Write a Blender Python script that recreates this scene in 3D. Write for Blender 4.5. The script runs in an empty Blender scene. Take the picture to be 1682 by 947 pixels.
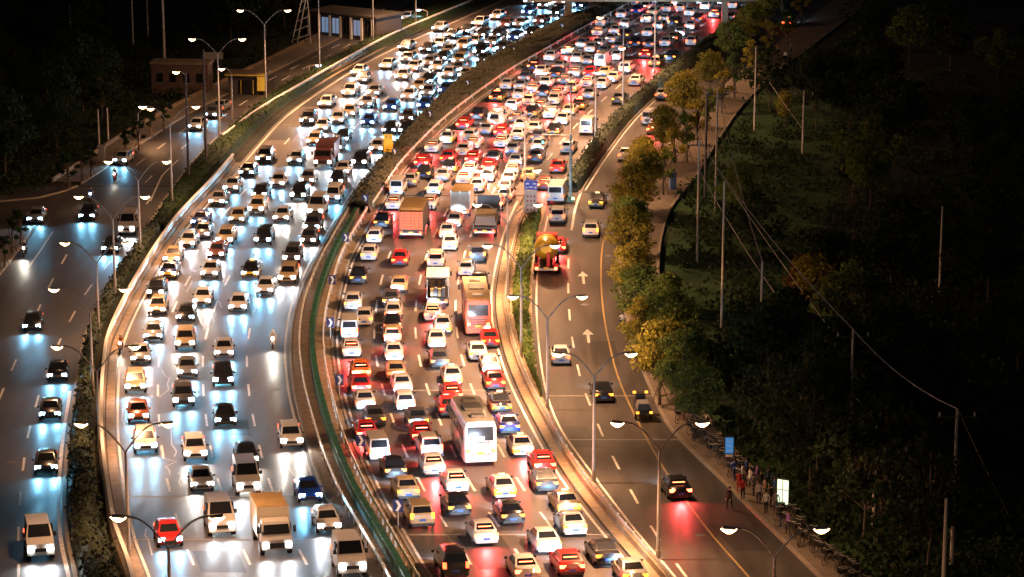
import bpy, bmesh, math, random
import numpy as np
from mathutils import Vector, Matrix, noise
random.seed(7); RNG = np.random.default_rng(5)
R = math.radians
sc = bpy.context.scene
COL = sc.collection

# ------------------------------------------------------------------ camera, world, exposure
F, HCAM, CX, CY = 4500.0, 58.0, 841.0, 473.5
SP = 1050.0 / F
PITCH = math.asin(SP); CP = math.cos(PITCH)
cam_d = bpy.data.cameras.new('camera'); cam = bpy.data.objects.new('camera', cam_d); COL.objects.link(cam)
cam.location = (0, 0, HCAM); cam.rotation_euler = (R(90) - PITCH, 0, 0)
cam_d.sensor_width = 36; cam_d.lens = 36 * F / 1682.0
cam_d.clip_start = 1; cam_d.clip_end = 6000
sc.camera = cam
w = bpy.data.worlds.new('World'); sc.world = w; w.use_nodes = True
nt = w.node_tree; bg = nt.nodes['Background']
sky = nt.nodes.new('ShaderNodeTexSky'); sky.sky_type = 'NISHITA'; sky.sun_disc = False
sky.sun_elevation = R(-3); sky.sun_rotation = R(200)
nt.links.new(sky.outputs[0], bg.inputs[0]); bg.inputs[1].default_value = 0.12
sun_d = bpy.data.lights.new('moon', 'SUN'); sun_d.energy = 0.02; sun_d.angle = R(0.5); sun_d.color = (0.75, 0.85, 1.0)
sun = bpy.data.objects.new('moon', sun_d); COL.objects.link(sun); sun.rotation_euler = (R(50), 0, R(20))
sc.view_settings.view_transform = 'Standard'; sc.view_settings.look = 'None'
sc.view_settings.exposure = 0; sc.view_settings.gamma = 1
sc.cycles.use_denoising = True
sc.cycles.max_bounces = 4; sc.cycles.diffuse_bounces = 2; sc.cycles.glossy_bounces = 2
sc.cycles.transmission_bounces = 2; sc.cycles.sample_clamp_indirect = 3; sc.cycles.sample_clamp_direct = 0
sc.cycles.use_light_tree = True; sc.cycles.caustics_reflective = False; sc.cycles.caustics_refractive = False
LAMP_W, HEAD_W, FWD_W = 13000.0, 430.0, 1050.0

# ------------------------------------------------------------------ photo-plane -> ground mapping (the ground falls 3 m away from the camera)
def drop(y):
    if y <= 520: return 58.0
    if y <= 900: return 58.0 - 3.4 * ((y - 520) / 350.0) ** 1.5
    return 58.0 - 3.4 * (380 / 350.0) ** 1.5 - 0.015 * (y - 900)
def S(y): return (1050.0 + CP * (y - CY)) / drop(y)
def P(x, y, h=0.0):
    s = S(y); d = F / s; v = y - CY
    return Vector(((x - CX) / s, d * CP - v / s * SP, HCAM - (d * SP + v / s * CP) + h))
_ty = np.array([P(0, y).y for y in range(1400, -560, -5)]); _tz = np.array([P(0, y).z for y in range(1400, -560, -5)])
_tp = np.array(list(range(1400, -560, -5)), float)
def gz(Y): return float(np.interp(Y, _ty, _tz))
def pix_y(Y): return float(np.interp(Y, _ty, _tp))
YY = np.arange(-300, 1301)
class Curve:
    def __init__(self, pts, sig=16):
        pts = sorted(pts, key=lambda p: p[1]); ys = [p[1] for p in pts]; xs = [p[0] for p in pts]
        k = min(3, len(pts) - 1)
        a = (xs[k] - xs[0]) / (ys[k] - ys[0]); b = (xs[-1] - xs[-1 - k]) / (ys[-1] - ys[-1 - k])
        ys = [ys[0] - 900] + ys + [ys[-1] + 900]; xs = [xs[0] - 900 * a] + xs + [xs[-1] + 900 * b]
        yy = np.arange(-380, 1381); v = np.interp(yy, ys, xs)
        g = np.exp(-0.5 * (np.arange(-60, 61) / sig) ** 2); g /= g.sum()
        self.v = np.convolve(v, g, mode='same')[80:-80]
    def __call__(self, y): return float(np.interp(y, YY, self.v))
class Mix:
    def __init__(self, a, b, t): self.a, self.b, self.t = a, b, t
    def __call__(self, y): return self.a(y) * (1 - self.t) + self.b(y) * self.t
class Off:
    def __init__(self, a, m): self.a, self.m = a, m
    def __call__(self, y): return self.a(y) + self.m * S(y)
LE = Curve([(823,0),(640,80),(600,100),(551,130),(462,190),(425,232),(392,270),(367,301),(300,372),(268,420),(233,478),(212,520),(200,546),(189,578),(186,618),(184,650),(183,707),(189,777),(200,839),(208,885),(233,947)])
ML = Curve([(1010,-5),(951,24),(896,48),(849,68),(781,112),(742,138),(717,166),(681,200),(651,238),(626,262),(608,284),(580,320),(560,355),(534,400),(517,429),(497,473),(485,505),(479,540),(476,581),(483,645),(499,708),(511,751),(537,820),(568,875),(606,943)])
MR = Curve([(1058,0),(1000,34),(948,60),(911,84),(845,120),(790,160),(750,190),(715,222),(660,280),(641,312),(606,368),(588,400),(571,430),(560,473),(552,505),(546,540),(545,560),(548,598),(557,646),(566,678),(580,728),(602,777),(622,821),(646,860),(689,935),(697,947)])
RE = Curve([(862,318),(848,345),(834,378),(826,410),(818,446),(812,490),(813,515),(818,545),(828,585),(840,619),(855,652),(886,712),(916,765),(949,813),(1002,879),(1060,947)])
UR = Curve([(1250,0),(1190,46),(1169,62),(1112,104),(1072,135),(1027,178),(1001,202),(975,234),(944,276),(925,314)])
OE = Curve([(896,345),(888,380),(880,410),(875,450),(873,500),(875,540),(879,590),(889,650),(911,706),(974,793),(1040,880),(1098,947)])
SL = Curve([(1290,0),(1240,42),(1180,86),(1113,130),(1052,180),(1020,217),(975,280),(954,315)])
SR = Curve([(1400,-20),(1340,25),(1275,75),(1215,120),(1165,165),(1120,210),(1080,262),(1050,310),(1032,360),(1022,400),(1016,440),(1018,480),(1028,515),(1040,556),(1055,607),(1093,695),(1109,715),(1154,758),(1195,798),(1251,854),(1345,947)])
WR = Curve([(1440,-10),(1380,40),(1300,100),(1220,172),(1177,236),(1142,296),(1098,345),(1084,400),(1080,450),(1090,520),(1115,600),(1139,660),(1180,712),(1240,775),(1310,855),(1369,910),(1400,942)])
GE = Curve([(735,0),(673,26),(628,54),(575,82),(500,122),(430,165),(370,215),(318,262),(283,310),(250,360),(222,410),(190,455),(158,505),(137,560),(128,610),(122,655),(113,710),(107,780),(105,840),(112,900),(125,947)])
GL = Curve([(680,0),(610,36),(542,72),(440,122),(365,158),(299,192),(228,238),(175,275),(127,306)])
GW = Curve([(655,-5),(560,42),(430,105),(314,162),(215,215),(162,250),(110,285),(68,311)])
B1 = Curve([(794,0),(640,65),(575,100),(500,143),(440,178),(405,200),(365,232)], 8)

# ------------------------------------------------------------------ materials
def nd(m, t): return m.node_tree.nodes.new(t)
def mat(name, col, rough=0.5, metal=0.0, var=0.0, scale=8.0, rvar=0.0, bump=0.0, spec=None, coat=0.0):
    m = bpy.data.materials.new(name); m.use_nodes = True; nt = m.node_tree; b = nt.nodes['Principled BSDF']
    b.inputs['Base Color'].default_value = (*col, 1); b.inputs['Roughness'].default_value = rough
    b.inputs['Metallic'].default_value = metal
    if spec is not None: b.inputs['Specular IOR Level'].default_value = spec
    if coat: b.inputs['Coat Weight'].default_value = coat; b.inputs['Coat Roughness'].default_value = 0.08
    if var or rvar or bump:
        tc = nd(m, 'ShaderNodeTexCoord'); nz = nd(m, 'ShaderNodeTexNoise'); nz.inputs['Scale'].default_value = scale
        nz.inputs['Detail'].default_value = 6; nt.links.new(tc.outputs['Object'], nz.inputs['Vector'])
        if var:
            r = nd(m, 'ShaderNodeValToRGB')
            r.color_ramp.elements[0].position = 0.3; r.color_ramp.elements[1].position = 0.7
            r.color_ramp.elements[0].color = (*[c * (1 - var) for c in col], 1)
            r.color_ramp.elements[1].color = (*[min(1, c * (1 + var)) for c in col], 1)
            nt.links.new(nz.outputs[0], r.inputs[0]); nt.links.new(r.outputs[0], b.inputs['Base Color'])
        if rvar:
            mr = nd(m, 'ShaderNodeMapRange'); mr.inputs[1].default_value = 0.3; mr.inputs[2].default_value = 0.7
            mr.inputs[3].default_value = rough - rvar; mr.inputs[4].default_value = rough + rvar
            nt.links.new(nz.outputs[0], mr.inputs[0]); nt.links.new(mr.outputs[0], b.inputs['Roughness'])
        if bump:
            bp = nd(m, 'ShaderNodeBump'); bp.inputs['Strength'].default_value = bump; bp.inputs['Distance'].default_value = 0.02
            nt.links.new(nz.outputs[0], bp.inputs['Height']); nt.links.new(bp.outputs[0], b.inputs['Normal'])
    return m
def emat(name, col, strength, base=(0.5, 0.5, 0.5)):
    m = bpy.data.materials.new(name); m.use_nodes = True; b = m.node_tree.nodes['Principled BSDF']
    b.inputs['Base Color'].default_value = (*base, 1); b.inputs['Emission Color'].default_value = (*col, 1)
    b.inputs['Emission Strength'].default_value = strength; m.cycles.emission_sampling = 'NONE'
    return m
def asphalt(name, base, r0, r1):
    m = bpy.data.materials.new(name); m.use_nodes = True; nt = m.node_tree; b = nt.nodes['Principled BSDF']
    tc = nd(m, 'ShaderNodeTexCoord'); mp = nd(m, 'ShaderNodeMapping'); mp.inputs['Scale'].default_value = (0.9, 0.09, 1)
    nt.links.new(tc.outputs['Object'], mp.inputs['Vector'])
    n1 = nd(m, 'ShaderNodeTexNoise'); n1.inputs['Scale'].default_value = 1.0; n1.inputs['Detail'].default_value = 5
    nt.links.new(mp.outputs[0], n1.inputs['Vector'])
    n2 = nd(m, 'ShaderNodeTexNoise'); n2.inputs['Scale'].default_value = 14; n2.inputs['Detail'].default_value = 4
    nt.links.new(tc.outputs['Object'], n2.inputs['Vector'])
    add = nd(m, 'ShaderNodeMath'); add.operation = 'ADD'; nt.links.new(n1.outputs[0], add.inputs[0]); nt.links.new(n2.outputs[0], add.inputs[1])
    r = nd(m, 'ShaderNodeMapRange'); r.inputs[1].default_value = 0.7; r.inputs[2].default_value = 1.3
    r.inputs[3].default_value = 0.65; r.inputs[4].default_value = 1.4; nt.links.new(add.outputs[0], r.inputs[0])
    mx = nd(m, 'ShaderNodeVectorMath'); mx.operation = 'SCALE'; mx.inputs[0].default_value = base
    nt.links.new(r.outputs[0], mx.inputs['Scale']); nt.links.new(mx.outputs[0], b.inputs['Base Color'])
    rr = nd(m, 'ShaderNodeMapRange'); rr.inputs[1].default_value = 0.35; rr.inputs[2].default_value = 0.65
    rr.inputs[3].default_value = r0; rr.inputs[4].default_value = r1; nt.links.new(n1.outputs[0], rr.inputs[0])
    nt.links.new(rr.outputs[0], b.inputs['Roughness'])
    bp = nd(m, 'ShaderNodeBump'); bp.inputs['Strength'].default_value = 0.25; bp.inputs['Distance'].default_value = 0.01
    nt.links.new(n2.outputs[0], bp.inputs['Height']); nt.links.new(bp.outputs[0], b.inputs['Normal'])
    return m
M = dict(
    asphalt=asphalt('asphalt', (0.09, 0.078, 0.074), 0.38, 0.55), asphalt_side=asphalt('asphalt_side', (0.06, 0.055, 0.052), 0.45, 0.62),
    earth=mat('earth', (0.012, 0.014, 0.008), 0.95, var=0.5, scale=0.4), grass=mat('grass', (0.018, 0.062, 0.012), 0.9, var=0.5, scale=0.8),
    pavement=mat('pavement', (0.18, 0.15, 0.12), 0.85, var=0.25, scale=1.2), kerb=mat('kerb', (0.28, 0.25, 0.21), 0.7, var=0.2, scale=2),
    concrete=mat('concrete', (0.25, 0.19, 0.13), 0.75, var=0.25, scale=1.5), steel=mat('steel', (0.6, 0.6, 0.58), 0.42, 0.4, var=0.15, scale=3),
    white_line=mat('white_line', (0.62, 0.6, 0.56), 0.6, var=0.3, scale=4), yellow_line=mat('yellow_line', (0.34, 0.24, 0.1), 0.6, var=0.3, scale=4),
    sealer=mat('sealer', (0.42, 0.4, 0.37), 0.5), joint=mat('joint', (0.3, 0.28, 0.26), 0.6),
    green=mat('green', (0.012, 0.085, 0.055), 0.5, var=0.15, scale=5), pole=mat('pole', (0.5, 0.46, 0.42), 0.45, 0.3),
    dark_pole=mat('dark_pole', (0.09, 0.08, 0.075), 0.6), wood=mat('wood', (0.16, 0.12, 0.09), 0.85, var=0.3, scale=6),
    glass=mat('glass', (0.012, 0.014, 0.018), 0.16, 0.0, spec=0.45), tyre=mat('tyre', (0.015, 0.015, 0.015), 0.8),
    rim=mat('rim', (0.45, 0.45, 0.46), 0.35, 0.8), black_trim=mat('black_trim', (0.02, 0.02, 0.02), 0.5), plate=mat('plate', (0.03, 0.1, 0.5), 0.4),
    plate_white=mat('plate_white', (0.7, 0.7, 0.7), 0.5),
    plate_yellow=mat('plate_yellow', (0.75, 0.5, 0.05), 0.4), navy=mat('navy', (0.02, 0.03, 0.13), 0.5), white=mat('white', (0.78, 0.78, 0.76), 0.45),
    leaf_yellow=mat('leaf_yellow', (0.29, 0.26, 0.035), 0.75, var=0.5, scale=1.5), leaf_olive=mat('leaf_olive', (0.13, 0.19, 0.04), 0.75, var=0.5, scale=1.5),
    leaf_dark=mat('leaf_dark', (0.025, 0.05, 0.016), 0.8, var=0.5, scale=1.5), leaf_orange_lit=mat('leaf_orange_lit', (0.16, 0.07, 0.02), 0.8, var=0.4, scale=1.5),
    hedge=mat('hedge', (0.045, 0.046, 0.024), 0.9, var=0.5, scale=2.5), hedge_green=mat('hedge_green', (0.04, 0.055, 0.03), 0.9, var=0.5, scale=2.5),
    bark=mat('bark', (0.1, 0.075, 0.055), 0.9, var=0.3, scale=6), cable=mat('cable', (0.6, 0.56, 0.5), 0.6),
    sodium=emat('sodium', (1.0, 0.6, 0.26), 18), cold_lamp=emat('cold_lamp', (0.45, 0.7, 1.0), 14),
    tail=emat('tail', (1.0, 0.07, 0.02), 9, (0.4, 0.02, 0.02)), tail_amber=emat('tail_amber', (1.0, 0.3, 0.03), 4.5, (0.4, 0.1, 0.02)),
    brake=emat('brake', (1.0, 0.12, 0.04), 16, (0.4, 0.02, 0.02)),
    head_warm=emat('head_warm', (1.0, 0.95, 0.85), 20), head_cool=emat('head_cool', (0.5, 0.82, 1.0), 20),
    taxi_sign=emat('taxi_sign', (1.0, 0.6, 0.2), 1.5), green_sign=emat('green_sign', (0.1, 0.9, 0.4), 1.2), pole_pale=mat('pole_pale', (0.75, 0.68, 0.6), 0.6), patch=asphalt('patch', (0.035, 0.034, 0.033), 0.5, 0.65), screen_blue=emat('screen_blue', (0.05, 0.35, 0.85), 0.45, (0.05, 0.15, 0.4)),
    light_box=emat('light_box', (0.75, 0.95, 0.6), 1.6), sign_blue=mat('sign_blue', (0.02, 0.04, 0.5), 0.4), sign_yellow=mat('sign_yellow', (0.85, 0.55, 0.02), 0.45),
    canopy=mat('canopy', (0.7, 0.6, 0.1), 0.5), brick=mat('brick', (0.14, 0.09, 0.07), 0.85, var=0.3, scale=2), shop_blue=emat('shop_blue', (0.35, 0.6, 1.0), 0.3),
    tarp=mat('tarp', (0.33, 0.22, 0.09), 0.7, var=0.2, scale=2), tarp_green=mat('tarp_green', (0.05, 0.06, 0.04), 0.7), cargo_red=mat('cargo_red', (0.42, 0.13, 0.07), 0.7, var=0.3, scale=4),
    mixer_yellow=mat('mixer_yellow', (0.85, 0.55, 0.03), 0.4), cargo_grey=mat('cargo_grey', (0.14, 0.14, 0.16), 0.7), truck_box=mat('truck_box', (0.5, 0.47, 0.4), 0.5),
    skin=mat('skin', (0.5, 0.32, 0.22), 0.6), hair=mat('hair', (0.02, 0.015, 0.012), 0.6),
)
for _k in ('leaf_yellow', 'leaf_olive', 'leaf_dark', 'leaf_orange_lit'):       # thin leaves let light through
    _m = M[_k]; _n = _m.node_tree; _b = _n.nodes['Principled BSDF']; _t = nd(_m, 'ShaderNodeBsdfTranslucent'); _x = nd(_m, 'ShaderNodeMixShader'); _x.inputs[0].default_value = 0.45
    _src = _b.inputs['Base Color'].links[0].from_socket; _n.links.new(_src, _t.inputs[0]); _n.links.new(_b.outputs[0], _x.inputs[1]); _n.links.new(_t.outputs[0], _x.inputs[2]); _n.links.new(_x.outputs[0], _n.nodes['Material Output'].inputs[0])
PAINT = dict(w=('white', (0.52, 0.51, 0.5)), k=('black', (0.012, 0.012, 0.016)), g=('silver', (0.24, 0.24, 0.25)), d=('dark grey', (0.07, 0.07, 0.08)),
             r=('red', (0.5, 0.02, 0.02)), b=('blue', (0.01, 0.05, 0.35)), o=('beige', (0.42, 0.33, 0.2)), n=('brown', (0.16, 0.06, 0.05)), y=('yellow', (0.75, 0.5, 0.05)), c=('orange', (0.6, 0.14, 0.03)))
for k, (nm, c) in PAINT.items(): M['paint_' + k] = mat('paint_' + nm.replace(' ', '_'), c, 0.3, 0.1 if k in 'gd' else 0.0, coat=0.6)

# ------------------------------------------------------------------ mesh helpers
class MB:
    def __init__(s): s.v = []; s.f = []; s.mi = []
    def add(s, vs, fs, m=0):
        o = len(s.v); s.v += [tuple(p) for p in vs]; s.f += [tuple(i + o for i in f) for f in fs]; s.mi += [m] * len(fs); return s
    def box(s, c, d, rz=0.0, m=0, taper=1.0):
        x, y, z = d[0] / 2, d[1] / 2, d[2] / 2; ca, sa = math.cos(rz), math.sin(rz); vs = []
        for sz, t in ((-z, 1), (z, taper)):
            for a, b in ((-x, -y), (x, -y), (x, y), (-x, y)):
                a *= t; b *= t; vs.append((c[0] + a * ca - b * sa, c[1] + a * sa + b * ca, c[2] + sz))
        return s.add(vs, [(3, 2, 1, 0), (4, 5, 6, 7), (0, 1, 5, 4), (1, 2, 6, 5), (2, 3, 7, 6), (3, 0, 4, 7)], m)
    def tube(s, pts, rad, n=6, m=0):
        pts = [Vector(p) for p in pts]; rad = rad if isinstance(rad, (list, tuple)) else [rad] * len(pts); o = []; fs = []
        for i, p in enumerate(pts):
            t = (pts[min(i + 1, len(pts) - 1)] - pts[max(i - 1, 0)]).normalized()
            a = t.cross(Vector((0, 0, 1)) if abs(t.z) < 0.9 else Vector((1, 0, 0))).normalized(); b = t.cross(a)
            for k in range(n):
                an = 2 * math.pi * k / n; o.append(p + (a * math.cos(an) + b * math.sin(an)) * rad[i])
        for i in range(len(pts) - 1):
            for k in range(n):
                k2 = (k + 1) % n; fs.append((i * n + k, i * n + k2, (i + 1) * n + k2, (i + 1) * n + k))
        fs.append(tuple(range(n - 1, -1, -1))); L = (len(pts) - 1) * n; fs.append(tuple(range(L, L + n)))
        return s.add(o, fs, m)
    def quad(s, a, b, c, d, t=0.012, m=0):     # a thin solid plate lying on the quad and rising t along its normal
        a, b, c, d = map(Vector, (a, b, c, d)); n = (b - a).cross(d - a).normalized() * t
        return s.add([a, b, c, d, a + n, b + n, c + n, d + n], [(3, 2, 1, 0), (4, 5, 6, 7), (0, 1, 5, 4), (1, 2, 6, 5), (2, 3, 7, 6), (3, 0, 4, 7)], m)
    def mesh(s, name, mats, smooth=False):
        me = bpy.data.meshes.new(name); me.from_pydata(s.v, [], s.f)
        for m in (mats if isinstance(mats, (list, tuple)) else [mats]): me.materials.append(m)
        if any(s.mi): me.polygons.foreach_set('material_index', s.mi)
        if smooth:
            bm = bmesh.new(); bm.from_mesh(me)
            for f in bm.faces: f.smooth = True
            for e in bm.edges:
                if len(e.link_faces) != 2 or e.calc_face_angle(0) > smooth: e.smooth = False
            bm.to_mesh(me); bm.free()
        me.update(); return me
    def build(s, name, mats, parent=None, smooth=False): return link(name, s.mesh(name, mats, smooth), parent)
def link(name, me, parent=None):
    o = bpy.data.objects.new(name, me); COL.objects.link(o)
    if parent: o.parent = parent
    return o
def tag(o, label=None, cat=None, group=None, kind=None):
    for k, v in (('label', label), ('category', cat), ('group', group), ('kind', kind)):
        if v: o[k] = v
    return o
def empty(name, loc, rz=0.0, label=None, cat=None, group=None):
    o = bpy.data.objects.new(name, None); COL.objects.link(o); o.location = loc; o.rotation_euler = (0, 0, rz); o.empty_display_size = 0.3
    return tag(o, label, cat, group)
def copy_tree(o, parent=None):
    c = o.copy(); COL.objects.link(c)
    if parent: c.parent = parent
    for ch in list(o.children): copy_tree(ch, c)
    return c
def sweep(pts, prof, closed=True):
    mb = MB(); n = len(prof); vs = []; fs = []
    for i, p in enumerate(pts):
        t = pts[min(i + 1, len(pts) - 1)] - pts[max(i - 1, 0)]; t.z = 0; t.normalize(); nn = Vector((t.y, -t.x, 0))
        for u, v in prof: vs.append(p + nn * u + Vector((0, 0, v)))
    for i in range(len(pts) - 1):
        for k in range(n if closed else n - 1):
            k2 = (k + 1) % n; fs.append((i * n + k, (i + 1) * n + k, (i + 1) * n + k2, i * n + k2))
    if closed: fs.append(tuple(range(n - 1, -1, -1))); L = (len(pts) - 1) * n; fs.append(tuple(range(L, L + n)))
    return mb.add(vs, fs)
def line(c, y0, y1, h=0.0, step=4):
    ys = np.arange(y1, y0 - 0.01, -step) if y1 > y0 else np.arange(y1, y0 + 0.01, step)
    return [P(c(y), y, h) for y in ys]
def resample(pts, d):
    out = [pts[0].copy()]; acc = 0.0
    for a, b in zip(pts[:-1], pts[1:]):
        L = (b - a).length
        while acc + L >= d:
            t = (d - acc) / L; a = a.lerp(b, t); out.append(a.copy()); L = (b - a).length; acc = 0.0
        acc += L
    return out
def ribbon(name, cl, cr, y0, y1, h, m, parent=None, kind='structure', nx=2):
    ys = list(np.arange(y0, y1 + 0.1, 5.0)); vs = []; fs = []
    for y in ys:
        a = P(cl(y), y, h); b = P(cr(y), y, h)
        for k in range(nx): vs.append(a.lerp(b, k / (nx - 1)))
    for i in range(len(ys) - 1):
        for k in range(nx - 1):
            q = i * nx + k; fs.append((q, q + nx, q + nx + 1, q + 1))
    o = MB().add(vs, fs).build(name, m, parent)
    if kind: o['kind'] = kind
    return o
def heading(c, y):
    a = P(c(y + 8), y + 8); b = P(c(y - 8), y - 8); d = b - a; return math.atan2(-d.x, d.y)   # rotation that turns +Y along the road, away from the camera
ORD = ['', 'first', 'second', 'third', 'fourth', 'fifth', 'sixth', 'seventh', 'eighth', 'ninth', 'tenth', 'eleventh', 'twelfth', 'thirteenth', 'fourteenth', 'fifteenth',
       'sixteenth', 'seventeenth', 'eighteenth', 'nineteenth', 'twentieth', 'twenty-first', 'twenty-second', 'twenty-third', 'twenty-fourth', 'twenty-fifth', 'twenty-sixth',
       'twenty-seventh', 'twenty-eighth', 'twenty-ninth', 'thirtieth', 'thirty-first', 'thirty-second', 'thirty-third', 'thirty-fourth', 'thirty-fifth', 'thirty-sixth', 'thirty-seventh', 'thirty-eighth', 'thirty-ninth', 'fortieth']

# ------------------------------------------------------------------ ground, roads, pavements
ys = list(range(1390, -500, -10)); vs = []; fs = []
for y in ys:
    p = P(CX, y); hw = max(260.0, p.y * 0.9)
    for k in range(9): vs.append((-hw + 2 * hw * k / 8, p.y, p.z))
vs += [(-6000 + 1500 * k, 6000, 0) for k in range(9)]
for i in range(len(ys)):
    for k in range(8): q = i * 9 + k; fs.append((q, q + 1, q + 10, q + 9))
tag(MB().add(vs, fs).build('ground', M['earth']), kind='structure')
ribbon('oncoming_road', LE, ML, -200, 1250, 0.006, M['asphalt'], nx=5)
ribbon('outgoing_road', MR, RE, 322, 1250, 0.006, M['asphalt'], nx=5)
ribbon('outgoing_road', MR, UR, -200, 323, 0.0065, M['asphalt'], nx=5)
class FnC:
    def __init__(s, f): s.f = f
    def __call__(s, y): return s.f(y)
NEARL = FnC(lambda y: -160.0 - (y - 300) * 0.5 if y > 330 else GL(y))
ribbon('side_road', SL, SR, -200, 318, 0.005, M['asphalt_side'], nx=5)
ribbon('side_road', FnC(lambda y: RE(y) + 3), SR, 316, 356, 0.0045, M['asphalt_side'], nx=5)
ribbon('side_road', OE, SR, 350, 1250, 0.005, M['asphalt_side'], nx=5)
ribbon('outer_road', GL, GE, -200, 308, 0.005, M['asphalt_side'], nx=5)
ribbon('outer_road', FnC(lambda y: -300.0), GE, 306, 1250, 0.0055, M['asphalt_side'], nx=5)
ribbon('grass_bank', WR, FnC(lambda y: WR(y) + 260), 150, 1100, 0.005, M['grass'], nx=4)
def raised(name, cl, cr, y0, y1, m, h=0.13):
    o = ribbon(name, cl, cr, y0, y1, h, m, nx=3)
    return o
raised('pavement_right', SR, WR, -150, 1200, M['pavement'])
raised('pavement_left', GW, GL, -150, 300, M['pavement'])
raised('pavement_left', FnC(lambda y: -300.0), Curve([(56, 372), (13, 433), (-15, 470)], 3), 378, 470, M['pavement'])
KP = [(-0.12, -0.02), (0.12, -0.02), (0.12, 0.15), (-0.12, 0.15)]
for nm, c, a, b in (('kerb_right', SR, -150, 1200), ('kerb_left', GL, -150, 302), ('kerb_park', WR, -150, 1200)):
    tag(sweep(line(c, a, b), KP).build(nm, M['kerb']), kind='structure')
tag(sweep([P(*q) for q in ((56, 372), (40, 396), (24, 418), (13, 433), (-15, 470))], KP).build('kerb_corner', M['kerb']), kind='structure')
tag(sweep([P(*q) for q in ((127, 306), (100, 316), (60, 326), (0, 331), (-60, 333))], KP).build('kerb_junction', M['kerb']), kind='structure')
# planted bed between the outer road and the left parapet, kerbed median, divider, gore
BEDR = FnC(lambda y: LE(y) - 1.2 * S(y))
raised('planting_bed', GE, BEDR, -150, 1200, M['earth'], 0.12)
tag(sweep(line(GE, -150, 1200), KP).build('kerb_bed', M['kerb']), kind='structure')
raised('median_strip', ML, MR, -200, 1250, M['concrete'], 0.16)
for nm, c in (('kerb_median', ML), ('kerb_median', MR)):
    tag(sweep(line(c, -200, 1250), [(-0.1, -0.02), (0.1, -0.02), (0.1, 0.2), (-0.1, 0.2)]).build(nm, M['kerb']), kind='structure')
DIVL = RE; raised('divider_strip', FnC(lambda y: RE(y) + 2), OE, 340, 1250, M['concrete'], 0.15)
raised('upper_divider', UR, SL, -150, 318, M['earth'], 0.15)
for c in (UR, SL): tag(sweep(line(c, -150, 318), KP).build('kerb_divider', M['kerb']), kind='structure')

# ------------------------------------------------------------------ road markings
def dashes(name, c, y0, y1, m, dash=4.0, gap=6.0, w_=0.17, h=0.011):
    pts = resample(line(c, y0, y1, h, 2), 0.5); mb = MB(); per = int((dash + gap) / 0.5); dl = int(dash / 0.5)
    for i in range(0, len(pts) - dl, per):
        a, b = pts[i], pts[i + dl]; t = (b - a).normalized(); n = Vector((t.y, -t.x, 0)) * w_ / 2
        mb.add([a - n, a + n, b + n, b - n], [(3, 2, 1, 0)])
    return tag(mb.build(name, m), kind='structure')
def solid(name, c, y0, y1, m, w_=0.18, h=0.011):
    pts = line(c, y0, y1, h, 4); mb = MB(); vs = []
    for i, p in enumerate(pts):
        t = (pts[min(i + 1, len(pts) - 1)] - pts[max(i - 1, 0)]); t.z = 0; t.normalize(); n = Vector((t.y, -t.x, 0)) * w_ / 2
        vs += [p - n, p + n]
    mb.add(vs, [(2 * i + 1, 2 * i + 3, 2 * i + 2, 2 * i) for i in range(len(pts) - 1)])
    return tag(mb.build(name, m), kind='structure')
for t in (0.25, 0.5, 0.75):
    dashes('lane_marking', Mix(LE, ML, t), 435, 1150, M['white_line']); dashes('lane_marking', Mix(MR, RE, t), 335, 1150, M['white_line'])
for t in (0.2, 0.4, 0.6, 0.8):
    dashes('lane_marking', Mix(LE, ML, t), -100, 425, M['white_line']); dashes('lane_marking', Mix(MR, UR, t), -100, 320, M['white_line'])
for c, a, b in ((Off(LE, 0.45), -100, 1150), (Off(ML, -0.45), -100, 1150), (Off(MR, 0.4), -100, 1150), (Off(RE, -0.35), 330, 1150), (Off(UR, -0.4), -100, 312)):
    solid('edge_line', c, a, b, M['white_line'])
YL = Curve([(1020, 335), (1002, 362), (990, 392), (987, 430), (987, 468), (990, 505), (996, 545), (1012, 612), (1028, 652), (1050, 697), (1083, 758), (1104, 791), (1139, 839), (1170, 880), (1230, 947)])
solid('yellow_line', YL, 335, 1100, M['yellow_line'], 0.14)
dashes('lane_marking', Curve([(934, 400), (933, 470), (935, 518), (940, 560), (954, 627), (985, 705), (1010, 758), (1035, 803), (1064, 857), (1099, 910), (1130, 950)]), 395, 1100, M['white_line'])
solid('edge_line', Curve([(965, 295), (954, 315), (944, 345), (939, 378)], 4), 295, 378, M['white_line'], 0.25)
solid('edge_line', Off(OE, 0.4), 352, 1150, M['white_line'], 0.15); solid('edge_line', Off(SL, 0.4), -100, 312, M['white_line'], 0.15)
for t, a, b in ((0.33, -100, 300), (0.66, -100, 300)): dashes('lane_marking', Mix(GL, GE, t), a, b, M['white_line'], w_=0.14)
dashes('lane_marking', Curve([(268, 290), (246, 325), (205, 400), (140, 480), (97, 560), (66, 640), (44, 720), (34, 800), (30, 870), (31, 947)]), 300, 1100, M['white_line'])
dashes('lane_marking', Curve([(120, 400), (80, 470), (40, 560), (5, 640), (-20, 700)]), 400, 760, M['white_line'])
solid('edge_line', Curve([(88, 378), (66, 412), (46, 440)], 3), 378, 440, M['white_line']); solid('edge_line', Off(GE, -0.4), 640, 1150, M['white_line'], 0.25)
solid('edge_line', Curve([(225, 378), (266, 288), (300, 255)], 3), 262, 330, M['white_line'])
def arrow(x, y):
    mb = MB(); s = S(y); o = P(x, y, 0.012)
    for a in ([(-0.12, -2.4), (0.12, -2.4), (0.12, 0.6), (-0.12, 0.6)], [(-0.5, 0.6), (0.5, 0.6), (0.0, 2.6)]):
        mb.add([(o.x + u, o.y + v, gz(o.y + v) + 0.012) for u, v in a], [tuple(range(len(a)))])
    tag(mb.build('road_arrow', M['white_line']), kind='structure')
arrow(958, 456); arrow(966, 552)
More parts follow.
